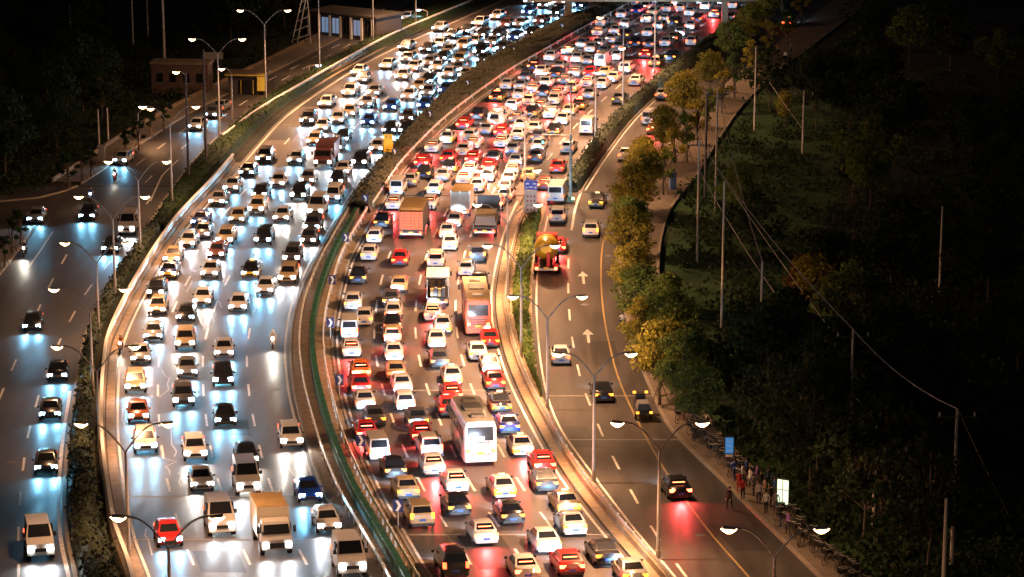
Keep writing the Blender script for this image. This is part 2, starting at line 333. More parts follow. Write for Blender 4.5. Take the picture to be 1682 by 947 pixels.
def seal(pts, w_=0.09, m=M['sealer']):
    ps = [P(x, y, 0.013) for x, y in pts]; vs = []
    for i, p in enumerate(ps):
        t = (ps[min(i + 1, len(ps) - 1)] - ps[max(i - 1, 0)]); t.z = 0; t.normalize(); n = Vector((t.y, -t.x, 0)) * w_ / 2; vs += [p - n, p + n]
    tag(MB().add(vs, [(2 * i + 1, 2 * i + 3, 2 * i + 2, 2 * i) for i in range(len(ps) - 1)]).build('crack_seal', m), kind='structure')
seal([(281, 700), (282, 730), (288, 738), (290, 742), (286, 750)]); seal([(264, 735), (268, 752), (280, 756), (290, 758), (272, 766), (278, 772), (279, 780)])
seal([(266, 608), (272, 618), (279, 620), (275, 630), (277, 640), (262, 652)]); seal([(292, 776), (299, 780), (294, 792), (298, 800)])
seal([(316, 500), (312, 515), (318, 530), (308, 540)]); seal([(202, 670), (200, 690), (206, 700)]); seal([(474, 765), (480, 778), (490, 786), (492, 795)])
seal([(346, 470), (352, 490), (360, 495), (364, 505)]); seal([(306, 480), (312, 470), (316, 460)]); seal([(240, 868), (238, 880), (243, 885), (250, 912)])
for c0, c1, y in ((LE, ML, 816), (LE, ML, 886), (MR, RE, 641), (MR, RE, 878), (OE, SR, 722), (OE, SR, 650), (LE, ML, 300), (MR, UR, 195), (MR, UR, 215)):
    seal([(c0(y), y), (c1(y), y)], 0.22, M['joint'])

def patch(c, t0, t1, y0, y1):
    ribbon('asphalt_patch', Mix(*c, t0), Mix(*c, t1), y0, y1, 0.0085, M['patch'])
for t0, t1, y0, y1 in ((.02, .24, 150, 175), (.05, .23, 205, 232), (.53, .72, 690, 715), (.27, .47, 905, 940)): patch((LE, ML), t0, t1, y0, y1)
for t0, t1, y0, y1 in ((.1, .3, 440, 470), (.55, .8, 560, 600), (.06, .28, 700, 735), (.6, .85, 860, 905)): patch((OE, SR), t0, t1, y0, y1)
for t0, t1, y0, y1 in ((.27, .48, 880, 935), (.03, .22, 880, 915), (.78, .97, 260, 285)): patch((MR, RE) if y0 > 335 else (MR, UR), t0, t1, y0, y1)
for i, (x, y) in enumerate([(990, 640), (1150, 880), (1075, 720), (960, 500), (70, 600), (20, 760), (60, 860), (455, 640), (340, 590), (1000, 420)]):   # iron covers and drains
    o = P(x, y, .011); mb = MB(); mb.add([(math.cos(2 * math.pi * k / 14) * .38, math.sin(2 * math.pi * k / 14) * .38, 0) for k in range(14)], [tuple(range(14))]); q = mb.build('manhole_cover', M['cargo_grey']); q.location = o; q['kind'] = 'structure'

# ------------------------------------------------------------------ guard rails, parapets, median fence
WB = [(-0.03, 0.45), (0.05, 0.5), (0.0, 0.6), (0.05, 0.7), (-0.03, 0.76), (-0.06, 0.6)]
post_me = MB().box((0, 0, 0.4), (0.12, 0.14, 0.8)).mesh('post', M['steel'])
def guardrail(name, c, y0, y1, label, base=0.16, extra=(), cat='guard rail', m='steel', posts=4.0, pm=post_me, grp='guard rails beside the carriageways'):
    pts = line(c, y0, y1, base, 3); o = pts[len(pts) // 2]
    root = empty(name, o, 0, label, cat, grp)
    loc = [p - o for p in pts]; sweep(loc, WB).build('rail_beam', M[m], root)
    for pr, nm, mm in extra: sweep(loc, pr).build(nm, M[mm], root)
    rp = resample(loc, posts)[:290]
    for i, p in enumerate(rp):
        q = link('post', pm, root); q.location = p
        t = rp[min(i + 1, len(rp) - 1)] - rp[max(i - 1, 0)]; q.rotation_euler = (0, 0, math.atan2(-t.x, t.y))
    return root
def rect(u0, u1, v0, v1): return [(u0, v0), (u1, v0), (u1, v1), (u0, v1)]
parap = [(rect(-0.25, 0.25, -0.2, 0.42), 'concrete_wall', 'concrete'), (rect(0.32, 0.95, -0.2, 0.06), 'ledge', 'concrete'), (rect(-0.05, 0.05, 0.6, 0.74), 'middle_rail', 'steel'), (rect(-0.12, 0.12, 0.88, 1.08), 'handrail', 'white')]
guardrail('parapet', Off(B1, 0.5), -60, 236, 'white railed concrete parapet curving up the left side of the far oncoming traffic', 0.05, parap, 'parapet', posts=2.5)
guardrail('parapet', Off(LE, -0.75), 266, 1150, 'tan concrete parapet with steel rail between left lamp posts and near oncoming traffic', 0.05, parap, 'parapet', posts=2.5)
guardrail('guard_rail', Off(ML, 0.75), 352, 1150, 'pale steel guard rail on the oncoming side of the green median screen', posts=2.0)
guardrail('guard_rail', Off(MR, -0.75), 352, 1150, 'tan steel guard rail on the outgoing side of the green median screen', posts=2.0)
guardrail('guard_rail', Off(MR, -0.5), -80, 345, 'steel guard rail between the brown hedge and the far red tail lights', extra=[(rect(-0.3, 0.1, -0.1, 0.1), 'ledge', 'concrete')])
guardrail('parapet', Off(RE, 0.95), 345, 1150, 'concrete parapet with rail along the right edge of the outgoing traffic', 0.08,
          [(rect(-0.2, 0.2, -0.2, 0.5), 'concrete_wall', 'concrete'), (rect(-0.85, -0.25, -0.2, 0.05), 'ledge', 'concrete')], 'parapet', posts=2.5)
panel_c = Mix(ML, MR, 0.52)
root = empty('median_screen', P(panel_c(650), 650), 0, 'dark green anti glare screen running down the middle of the median', 'screen')
pp = resample(line(panel_c, 352, 1120, 0.16, 2), 2.0); o0 = root.location.copy()
for a, b in zip(pp[:-1], pp[1:]):
    t = (b - a); L = t.length
    pn = link('panel', bpy.data.meshes.get('screen_panel') or MB().box((0, 0, 0.5), (0.42, 1.94, 0.9), taper=0.95).mesh('screen_panel', M['green']), root)
    pn.location = (a + b) / 2 - o0; pn.rotation_euler = (math.asin(t.z / L), 0, math.atan2(-t.x, t.y))
# shrub clumps in front of the screen on the outgoing side
def leaf_cloud(mb, centre, rad, n, size, m=0, flat=1.0):
    for _ in range(n):
        d = Vector(RNG.normal(size=3)); d.normalize(); r = (0.45 + 0.55 * RNG.random())
        p = Vector(centre) + Vector((d.x * rad[0], d.y * rad[1], d.z * rad[2])) * r
        u = Vector(RNG.normal(size=3)).normalized(); v = u.cross(Vector(RNG.normal(size=3))).normalized(); k = size * (0.6 + 0.8 * RNG.random())
        mb.add([p - u * k * .5, p + v * k * .35, p + u * k * .5, p - v * k * .35], [(0, 1, 2, 3)], m)
def hedge(name, cl, cr, y0, y1, h, m, label, nleaf=16, inset=0.5, base=0.15, cat='hedge', kind=None, lump=0.35):
    pts_l = line(Off(cl, inset), y0, y1, base, 6); pts_r = line(Off(cr, -inset), y0, y1, base, 6); org = pts_l[len(pts_l) // 2].copy()
    mb = MB(); vs = []; nr = 9
    for a, b in zip(pts_l, pts_r):
        wdt = (b - a).length
        for k in range(nr):
            t = k / (nr - 1); p = a.lerp(b, t); q = math.sin(math.pi * min(1, max(0, t))) ** 0.35 if 0 < t < 1 else 0
            nz = noise.noise(Vector((p.x * .7, p.y * .5, 3.1))) * lump + noise.noise(Vector((p.x * 2.1, p.y * 1.7, 9.1))) * lump * .5
            vs.append(p - org + Vector((nz * .4, 0, q * h * (1 + nz))))
            if 0 < k < nr - 1 and wdt > 0.3:
                for _ in range(nleaf // 4): leaf_cloud(mb, vs[-1] + Vector((0, RNG.normal() * .6, 0)), (.35, .6, .22), 1, 0.28)
    o = len(mb.v); mb.v += [tuple(v) for v in vs]; n0 = len(pts_l)
    fs = [(o + i * nr + k, o + (i + 1) * nr + k, o + (i + 1) * nr + k + 1, o + i * nr + k + 1) for i in range(n0 - 1) for k in range(nr - 1)]
    mb.f += fs; mb.mi += [0] * len(fs)
    ob = mb.build(name, m); ob.location = org
    return tag(ob, label, cat) if not kind else tag(ob, kind=kind)
hedge('central_hedge', ML, MR, -80, 352, 1.35, M['hedge'], 'brown leafy hedge filling the median between white headlights and red tail lights', 40, 0.35)
hedge('divider_hedge', UR, SL, -80, 314, 1.3, M['hedge_green'], 'dark green hedge between the far outgoing lanes and the side road', 36, 0.25)
hedge('gore_hedge', Off(RE, 1.3), OE, 352, 655, 1.0, M['leaf_olive'], 'olive shrubs on the island between outgoing lanes and side road', 30, 0.25)
hedge('left_hedge', GE, BEDR, -60, 380, 0.9, M['leaf_dark'], 'dark low hedge between the outer road and the left parapet, upper stretch', 24, 0.3, 0.12)
hedge('left_hedge', GE, BEDR, 384, 1150, 1.3, M['hedge_green'], 'dark bushes between the outer road and the left parapet, lower stretch', 30, 0.3, 0.12)

# ------------------------------------------------------------------ chevron boards and signs
def chevron(x, y, lab):
    r = empty('chevron_sign', P(x, y, 0.16), 0, lab, 'chevron sign', 'chevron signs along the median')
    MB().tube([(0, 0, 0), (0, 0, 1.3)], 0.035).build('post', M['steel'], r)
    MB().box((0, 0, 1.35), (0.62, 0.05, 0.85)).build('board', M['navy'], r)
    a = MB()
    for sg in (1, -1): a.quad((-0.16, -0.03, 1.35 + sg * .34), (0.02, -0.03, 1.35 + sg * .34), (0.2, -0.03, 1.35), (0.02, -0.03, 1.35), -0.012 if sg > 0 else 0.012)
    a.build('arrow_mark', M['white'], r)
chev = [(648, 868, 'nearest the bottom'), (587, 757, 'beside the white van'), (552, 655, 'beside the white saloon pair'), (537, 558, 'at the leftmost bend of the median'), (540, 486, 'below the hedge end'),
        (562, 415, 'just below the hedge end'), (594, 350, 'at the hedge end'), (642, 272, 'just below the yellow board'), (700, 208, 'just above the yellow board'), (762, 156, 'in the brown hedge halfway up'), (838, 100, 'in the upper brown hedge'), (917, 60, 'in the farthest hedge stretch')]
for x, y, l in chev: chevron(x + 6, y, 'dark chevron board with white arrow on median post ' + l)
r = empty('warning_board', P(638, 268, 0.16), 0, 'tall yellow board with black characters standing in the median hedge', 'road sign')
MB().tube([(-.2, 0, 0), (-.2, 0, 2.0)], 0.05).build('post', M['pole'], r); MB().tube([(.2, 0, 0), (.2, 0, 2.0)], 0.05).build('post', M['pole'], r)
MB().box((0, 0, 2.15), (1.05, 0.08, 2.0)).build('board', M['sign_yellow'], r)
mb = MB()
for zx, zz, ww, hh in ((-.22, 2.9, .08, .32), (-.12, 2.82, .2, .05), (-.14, 2.98, .2, .05), (.2, 2.9, .07, .36), (.3, 2.8, .2, .05), (.27, 2.98, .16, .05), (-.14, 2.62, .22, .06), (.24, 2.62, .22, .06), (0, 1.42, .5, .08), (.02, 1.3, .3, .05)):
    mb.box((zx, -0.05, zz), (ww, 0.02, hh))
mb.build('lettering', M['black_trim'], r)
r = empty('direction_sign', P(872, 366, 0.15), 0, 'blue topped direction sign with pale lower panel standing on the gore', 'road sign')
for sx in (-.5, .5): MB().tube([(sx, 0, 0), (sx, 0, 4.0)], 0.06).build('post', M['pole'], r)
MB().box((0, 0, 3.75), (1.35, 0.09, 0.95)).build('upper_panel', M['sign_blue'], r); MB().box((0, 0, 2.05), (1.3, 0.08, 2.35)).build('lower_panel', mat('peach', (0.7, 0.5, 0.4), 0.5), r)
mb = MB()
for i, (a, b, c_, d) in enumerate(((-.35, 3.9, .3, .3), (.35, 3.9, .3, .3), (0, 3.55, .45, .2), (-.45, 3.5, .2, .25), (.45, 3.5, .2, .25))): mb.box((a, -.055, b), (c_, .02, d * .5))
mb.build('white_lettering', M['white'], r); mb = MB()
for i in range(3):
    for k in range(4): mb.box((-.35 + .35 * i, -.05, 1.25 + .45 * k), (.2, .02, .22))
mb.build('red_lettering', mat('sign_red', (0.5, 0.12, 0.08), 0.5), r)
r = empty('warning_triangle', P(859, 520, 0.15), 0, 'small yellow triangular warning sign beside the gore lamp post', 'road sign')
MB().tube([(0, 0, 0), (0, 0, 2.3)], 0.04).build('post', M['pole'], r)
MB().add([(-.42, -.03, 2.2), (.42, -.03, 2.2), (0, -.03, 2.95), (-.42, .03, 2.2), (.42, .03, 2.2), (0, .03, 2.95)], [(0, 1, 2), (5, 4, 3), (0, 3, 4, 1), (1, 4, 5, 2), (2, 5, 3, 0)]).build('board', M['sign_yellow'], r)
MB().box((0, -.045, 2.45), (.09, .02, .32)).build('mark', M['black_trim'], r)

# ------------------------------------------------------------------ street lamps (each carries its own light)
def spot(name, parent, loc, rot, energy, col, angle, blend=1.0, radius=0.1):
    d = bpy.data.lights.get(name + str(energy) + str(col)) or None
    if d is None:
        d = bpy.data.lights.new(name + str(energy) + str(col), 'SPOT'); d.energy = energy; d.color = col; d.spot_size = R(angle); d.spot_blend = blend; d.shadow_soft_size = radius
    o = bpy.data.objects.new(name, d); COL.objects.link(o); o.parent = parent; o.location = loc; o.rotation_euler = rot; return o
SOD = (1.0, 0.50, 0.24)
def street_lamp(xb, yb, ytop, half, label, heads='LR', power=1.0, lp=1.0, rp=1.0, rise=None, col=SOD, base=0.1, group='twin armed street lamps'):
    s = S(yb); H = (yb - ytop) / s / CP; hw_ = half / s; rise = rise if rise else hw_ * 0.75
    r = empty('street_lamp', P(xb, yb, base), 0, label, 'street lamp', group)
    MB().tube([(0, 0, 0), (0, 0, 0.5)], 0.16, 8).build('base', M['pole'], r)
    MB().tube([(0, 0, 0.4), (0, 0, H - rise)], [0.12, 0.075], 8).build('pole', M['pole'], r)
    for sd in (-1, 1):
        if 'LR'[sd > 0] not in heads: continue
        pts = [(0, 0, H - rise)]
        for k in range(1, 9):
            t = k / 8; pts.append((sd * hw_ * 0.78 * t, 0, H - rise + rise * 0.92 * math.sin(t * math.pi / 2)))
        MB().tube(pts, 0.05, 6).build('arm', M['pole'], r)
        hd = MB(); x0, x1 = hw_ * .76, hw_ * .76 + 0.95; zz = H - rise * .1
        for a, b, wd, th in ((x0, x0 + .35, .09, .07), (x0 + .3, x1, .17, .10)):
            hd.add([(sd * a, -wd, zz), (sd * b, -wd, zz + .06), (sd * b, wd, zz + .06), (sd * a, wd, zz), (sd * a, -wd * .7, zz + th), (sd * b, -wd * .7, zz + th + .06), (sd * b, wd * .7, zz + th + .06), (sd * a, wd * .7, zz + th)],
                   [(0, 1, 2, 3), (7, 6, 5, 4), (0, 4, 5, 1), (1, 5, 6, 2), (2, 6, 7, 3), (3, 7, 4, 0)])
        h = hd.build('lamp_head', M['pole'], r)
        if power > 0:
            ln = MB(); cx = sd * (x0 + x1 + .3) / 2; zl = zz + .02
            ring = []
            for kk, rr in ((0, 1), (1, .75), (2, .3)):
                for a in range(10): an = 2 * math.pi * a / 10; ring.append((cx + math.cos(an) * .42 * rr, math.sin(an) * .2 * rr, zl - .12 * kk))
            fs = [(k * 10 + a, (k + 1) * 10 + a, (k + 1) * 10 + (a + 1) % 10, k * 10 + (a + 1) % 10) for k in range(2) for a in range(10)] + [tuple(range(29, 19, -1))]
            ln.add(ring, fs).build('lamp_glass', M['sodium'] if col == SOD else M['cold_lamp'], h)
            spot('lamp_light', r, (cx, 0, zl - .35), (0, R(-28 * sd), 0), round(LAMP_W * power * (rp if sd > 0 else lp), 1), col, 150, 0.9, 0.25)
    return r
LM = 'left parapet'; RM = 'right divider'
LEFT = [(283, 1108, 842, 78), (212, 916, 691, 70), (153, 652, 473, 58), (164, 745, 566, 64, ), (163, 560, 398, 50), (190, 500, 322, 56), (231, 425, 265, 48), (283, 345, 176, 44)]
for i, q in enumerate(LEFT): street_lamp(*q, f'twin arm street lamp, {ORD[i + 1]} from the bottom along the left parapet', group='lamps along the left parapet', lp=.2, rp=.65)
for i, q in enumerate([(361, 236, 65, 42), (437, 176, 18, 40), (525, 126, -25, 38), (613, 76, -62, 36), (683, 46, -85, 34)]):
    street_lamp(*q, f'tall street lamp beside the far white railed parapet, {ORD[i + 1]} from its lower end', group='tall lamps beside the far left parapet', rise=2.0, power=2.2, lp=.07, base=0)
RIGHT = [(1268, 1100, 862, 72), (1081, 919, 690, 68), (975, 793, 578, 58), (899, 673, 485, 56), (856, 590, 402, 56), (834, 500, 335, 50), (834, 420, 279, 48)]
for i, q in enumerate(RIGHT): street_lamp(*q, f'twin arm street lamp, {ORD[i + 1]} from the bottom between the outgoing lanes and side road', group='lamps along the right divider', lp=1.7, rp=(.25, .35, .35, .6, 1.0, 1.2, 1.2)[i])
for i, q in enumerate([(862, 300, 178, 46), (937, 330, 120, 44), (978, 232, 80, 44), (1023, 192, 30, 40), (1075, 135, -20, 36)]):
    street_lamp(*q, f'slender street lamp among the far outgoing cars, {ORD[i + 1]} from the nearest', group='slender lamps among the far outgoing cars', power=2.1, rp=.38, rise=1.6, base=0)
for i, q in enumerate([(700, 222, 60, 0.1), (900, 75, -60, 0.1), (800, 150, 10, .1)]): pass
for i, q in enumerate([(382, 200, 115, 10), (228, 238, 180, 16), (310, 300, 122, 8)]):
    street_lamp(*q, ['small single arm lamp between the outer road and the tall poles', 'small single lamp on the left pavement', 'dark post lamp with one warm head near the second parapet end'][i], heads='R' if i == 1 else 'L', power=0.12, group='small lamps by the outer road', rise=0.6)
street_lamp(508, 122, 108, 10, 'short post lamp with cold blue light beside the upper outer road', heads='R', power=0.06, col=(0.4, 0.65, 1.0), rise=0.3, group='cold blue lamps by the upper outer road')
street_lamp(702, 36, 17, 10, 'short post lamp with cold blue light at the top of the outer road', heads='L', power=0.06, col=(0.4, 0.65, 1.0), rise=0.3, group='cold blue lamps by the upper outer road')
# ------------------------------------------------------------------ vehicles
def loft(stations):
    mb = MB(); vs = []; n = 0
    for (y, hw, zl, zb, zt) in stations:
        h = [(0, zl), (hw * .86, zl), (hw * .98, zl + .12), (hw, (zl + zb) / 2 + .04), (hw * .95, zb), (hw * .78, zt), (0, zt + .025)]
        ring = [(x, y, z) for x, z in h] + [(-x, y, z) for x, z in h[-2:0:-1]]; n = len(ring); vs += ring
    fs = []
    for i in range(len(stations) - 1):
        for k in range(n): k2 = (k + 1) % n; fs.append((i * n + k, i * n + k2, (i + 1) * n + k2, (i + 1) * n + k))
    fs.append(tuple(range(n - 1, -1, -1))[::-1]); L = (len(stations) - 1) * n; fs.append(tuple(range(L, L + n))[::-1])
    return mb.add(vs, [f[::-1] for f in fs])
WHEEL = MB(); _r = .33
for sgn in (1,):
    ring = [(x, math.cos(a) * r_, math.sin(a) * r_) for x, r_ in ((-.1, .3), (-.1, .33), (.1, .33), (.11, .22)) for a in [2 * math.pi * k / 14 for k in range(14)]]
    WHEEL.add(ring, [(i * 14 + k, i * 14 + (k + 1) % 14, (i + 1) * 14 + (k + 1) % 14, (i + 1) * 14 + k) for i in range(3) for k in range(14)])
    WHEEL.add([(.105, math.cos(a) * .22, math.sin(a) * .22) for a in [2 * math.pi * k / 10 for k in range(10)]] + [(.125, 0, 0)], [(k, (k + 1) % 10, 10) for k in range(10)], 1)
wheel_me = WHEEL.mesh('wheel', [M['tyre'], M['rim']], 0.6)
rim_me = MB().add([(.128, math.cos(a) * .2, math.sin(a) * .2) for a in [2 * math.pi * k / 10 for k in range(10)]] + [(.135, math.cos(a) * .06, math.sin(a) * .06) for a in [2 * math.pi * k / 10 for k in range(10)]], [(k, (k + 1) % 10, 10 + (k + 1) % 10, 10 + k) for k in range(0, 10, 2)] + [tuple(range(10, 20))]).mesh('rim', M['rim'])
SPEC = dict(
 s=dict(n='saloon_car', L=4.6, st=[(-2.3,.62,.42,.6,.68),(-2.22,.84,.3,.8,.93),(-1.95,.89,.24,.9,1.03),(-1.2,.9,.22,.93,1.04),(0,.9,.22,.93,1.0),(1.0,.9,.22,.9,.97),(1.5,.89,.23,.82,.9),(2.05,.86,.27,.7,.77),(2.24,.76,.33,.58,.66),(2.3,.6,.4,.52,.58)],
        g=(1.15,.95,.3,1.43,-.95,1.44,-1.8,1.02,.8,.6), tl=(-2.2,.62,.78,.2,.1), hl=(2.06,.62,.66,.19,.1), wb=1.35, pl=.62),
 h=dict(n='hatchback_car', L=4.1, st=[(-2.05,.64,.42,.6,.7),(-2.0,.83,.3,.85,.98),(-1.7,.86,.24,.92,1.03),(0,.87,.22,.92,1.0),(.85,.87,.22,.9,.98),(1.4,.85,.24,.8,.88),(1.85,.82,.28,.68,.74),(2.03,.62,.38,.55,.6)],
        g=(1.05,.95,.4,1.48,-1.45,1.46,-1.93,1.0,.78,.6), tl=(-1.97,.66,.84,.14,.17), hl=(1.82,.6,.66,.18,.1), wb=1.25, pl=.6),
 u=dict(n='sport_utility_car', L=4.6, st=[(-2.3,.7,.5,.7,.8),(-2.25,.88,.4,.95,1.08),(-1.9,.92,.34,1.0,1.12),(0,.93,.32,1.02,1.1),(.95,.93,.32,1.0,1.09),(1.6,.92,.34,.93,1.03),(2.1,.88,.38,.82,.92),(2.26,.74,.44,.68,.76)],
        g=(1.15,1.06,.55,1.66,-1.75,1.66,-2.2,1.1,.84,.68), tl=(-2.2,.74,.98,.12,.2), hl=(2.1,.66,.8,.19,.11), wb=1.35, pl=.78),
 v=dict(n='minivan', L=4.4, st=[(-2.2,.74,.42,.7,.9),(-2.17,.83,.34,.95,1.08),(0,.86,.3,1.0,1.08),(1.5,.86,.3,1.0,1.08),(1.95,.84,.34,.88,1.0),(2.14,.8,.38,.75,.88),(2.2,.66,.42,.6,.7)],
        g=(2.0,1.02,1.35,1.82,-2.0,1.86,-2.14,1.06,.8,.7), tl=(-2.13,.73,.9,.08,.2), hl=(2.06,.62,.72,.16,.12), wb=1.35, pl=.62),
 m=dict(n='people_carrier', L=4.8, st=[(-2.4,.74,.42,.7,.85),(-2.36,.88,.32,.98,1.1),(0,.92,.28,1.02,1.1),(1.2,.92,.28,1.0,1.08),(1.8,.9,.3,.86,.97),(2.25,.85,.34,.72,.82),(2.4,.66,.42,.58,.66)],
        g=(1.75,1.0,.9,1.68,-2.0,1.7,-2.32,1.08,.84,.66), tl=(-2.33,.76,.95,.1,.2), hl=(2.2,.64,.72,.2,.11), wb=1.45, pl=.66),
)
SPEC['x'] = dict(SPEC['s']); SPEC['x']['n'] = 'taxi'
TYPE = dict(s='saloon', h='hatchback', u='SUV', v='minivan', m='people carrier', x='taxi')
CACHE = {}
def car_parts(t, c):
    if (t, c) in CACHE: return CACHE[(t, c)]
    sp = SPEC[t]; out = []; yf, zf, yrf, zrf, yrr, zrr, yb, zb, wb_, wr = sp['g']
    pm = [M['paint_' + c]]
    body = loft(sp['st'])
    # greenhouse
    A = [(-wb_, yf, zf), (wb_, yf, zf), (wb_, yb, zb), (-wb_, yb, zb)]; B = [(-wr, yrf, zrf), (wr, yrf, zrf), (wr, yrr, zrr), (-wr, yrr, zrr)]
    ym = (yrf + yrr) / 2; top = [(-wr * .6, ym + .5 * (yrf - ym), zrf + .045), (wr * .6, ym + .5 * (yrf - ym), zrf + .045), (wr * .6, ym + .5 * (yrr - ym), zrr + .045), (-wr * .6, ym + .5 * (yrr - ym), zrr + .045)]
    body.add(A + B + top, [(1, 0, 4, 5), (3, 2, 6, 7), (2, 1, 5, 6), (0, 3, 7, 4), (5, 4, 8, 9), (7, 6, 10, 11), (6, 5, 9, 10), (4, 7, 11, 8), (9, 8, 11, 10)])
    if t == 'x':
        pm = [M['paint_' + c], M['paint_y']]
        low = []
        for i, f in enumerate(body.f):
            z = sum(body.v[k][2] for k in f) / len(f); low.append(1 if z < .74 else 0)
        body.mi = low
    out.append(('body', body.mesh('body', pm, 0.7)))
    def q4(a, b, c_, d, e=.07, f=.09):       # inset quad between lower edge a-b and upper edge d-c
        a, b, c_, d = map(Vector, (a, b, c_, d)); g = lambda u, v: (a * (1 - u) + b * u) * (1 - v) + (d * (1 - u) + c_ * u) * v
        return g(e, f), g(1 - e, f), g(1 - e, 1 - f), g(e, 1 - f)
    out.append(('windscreen', MB().quad(*q4(A[1], A[0], B[0], B[1])).mesh('windscreen', M['glass'])))
    out.append(('rear_window', MB().quad(*q4(A[3], A[2], B[2], B[3], .09, .14)).mesh('rear_window', M['glass'])))
    out.append(('side_window', MB().quad(*q4(A[2], A[1], B[1], B[2], .06, .12)).mesh('side_window', M['glass'])))
    out.append(('side_window', MB().quad(*q4(A[0], A[3], B[3], B[0], .06, .12)).mesh('side_window', M['glass'])))
    y, x, z, w2, h2 = sp['tl'] if t != 'x' else SPEC['s']['tl']
    for sd in (1, -1):
        out.append(('taillight', MB().box((sd * x, y, z), (w2 * 2, .2, h2 * 2), rz=-.25 * sd).mesh('taillight', M['tail'])))
    y, x, z, w2, h2 = sp['hl']
    for sd in (1, -1):
        out.append(('headlight', MB().box((sd * x, y + .05, z), (w2 * 2.2, .24, h2 * 2.6), rz=-.3 * sd).mesh('headlight', M['head_warm'])))
    e = sp['st'][0][0]; e2 = sp['st'][-1][0]
    out.append(('number_plate', MB().box((0, e - .015, sp['pl'] - .08), (.46, .03, .15)).mesh('number_plate', M['plate'])))
    out.append(('grille', MB().box((0, e2 + .02, sp['pl'] - .1), (.85, .06, .2)).mesh('grille', M['black_trim'])))
    out.append(('bumper', MB().box((0, e + .12, .36), (1.5, .34, .18)).mesh('bumper', M['black_trim'] if c not in 'w' or t in 'u' else M['paint_' + c])))
    for sd in (1, -1):
        out.append(('wing_mirror', MB().box((sd * (wb_ + .17), yf - .25, zf + .08), (.2, .12, .14)).mesh('wing_mirror', M['paint_' + c] if c != 'w' else M['black_trim'])))
        for yy in (sp['wb'], -sp['wb']): out.append(('wheel', wheel_me, (sd * (.83 if t in 'um' else .79), yy, .33), 0 if sd > 0 else math.pi))
    if t == 'x': out.append(('roof_sign', MB().box((0, (yrf + yrr) / 2, zrf + .12), (.5, .2, .16)).mesh('roof_sign', M['taxi_sign'])))
    CACHE[(t, c)] = out; return out
PROTO = {}
def set_mat(me, m):
    k = me.copy(); k.materials.clear(); k.materials.append(m); return k
_mcache = {}
def var_mesh(me, m):
    if (me.name, m.name) not in _mcache: _mcache[(me.name, m.name)] = set_mat(me, m)
    return _mcache[(me.name, m.name)]
brakebar = MB().box((0, 0, 0), (.9, .05, .13)).mesh('brake_light', M['brake'])  # high brake light, widened to stand in for red glow filling the rear window
def make_car(t, c, loc, rz, mode, flags, far):
    """mode 'in' = headlights towards the camera, 'out' = tail lights towards the camera"""
    sp = SPEC[t]; r = empty(sp['n'], loc, rz)
    cool = 'c' in flags; br = 'b' in flags
    for p in car_parts(t, c):
        nm, me = p[0], p[1]
        if nm == 'taillight': me = var_mesh(me, M['brake'] if br else (M['tail_amber'] if 'a' in flags else M['tail']))
        if nm == 'headlight' and mode == 'out': me = var_mesh(me, M['rim'])
        elif nm == 'headlight' and cool: me = var_mesh(me, M['head_cool'])
        if far and nm in ('bumper', 'grille', 'number_plate') and mode == 'in': continue
        o = link(nm, me, r)
        if len(p) > 2:
            o.location = p[2]; o.rotation_euler = (0, 0, p[3])
            if not far: link('rim', rim_me, o)
    if br:
        g = sp['g']; o = link('brake_light', brakebar, r); o.location = (0, (g[4] * .5 + g[6] * .5) - .03 if t in 's' else g[4] - .02, g[7] + .18 if t in 's' else g[5] - .02)
        spot('brake_glow', r, (0, -sp['L'] / 2 - .1, .85), (R(62), 0, math.pi), 1400, (1.0, 0.06, 0.06), 150)
    hl = sp['hl']
    hc = (0.22, 0.66, 1.0) if cool else ((1.0, 0.93, 0.84) if 'w' in flags else (0.8, 0.9, 1.0))
    if mode == 'out': hc = (0.62, 0.8, 1.0)
    if mode == 'in':
        for sd in (1, -1): spot('headlight_beam', r, (sd * hl[1], hl[0] + .25, hl[2]), (R(84), 0, 0), HEAD_W * (1 if not far else .8), hc, 120, 1.0, 0.09)
    else:
        spot('headlight_beam', r, (0, hl[0] + .35, hl[2]), (R(84), 0, 0), FWD_W, hc, 110, 1.0, 0.15)
    return r
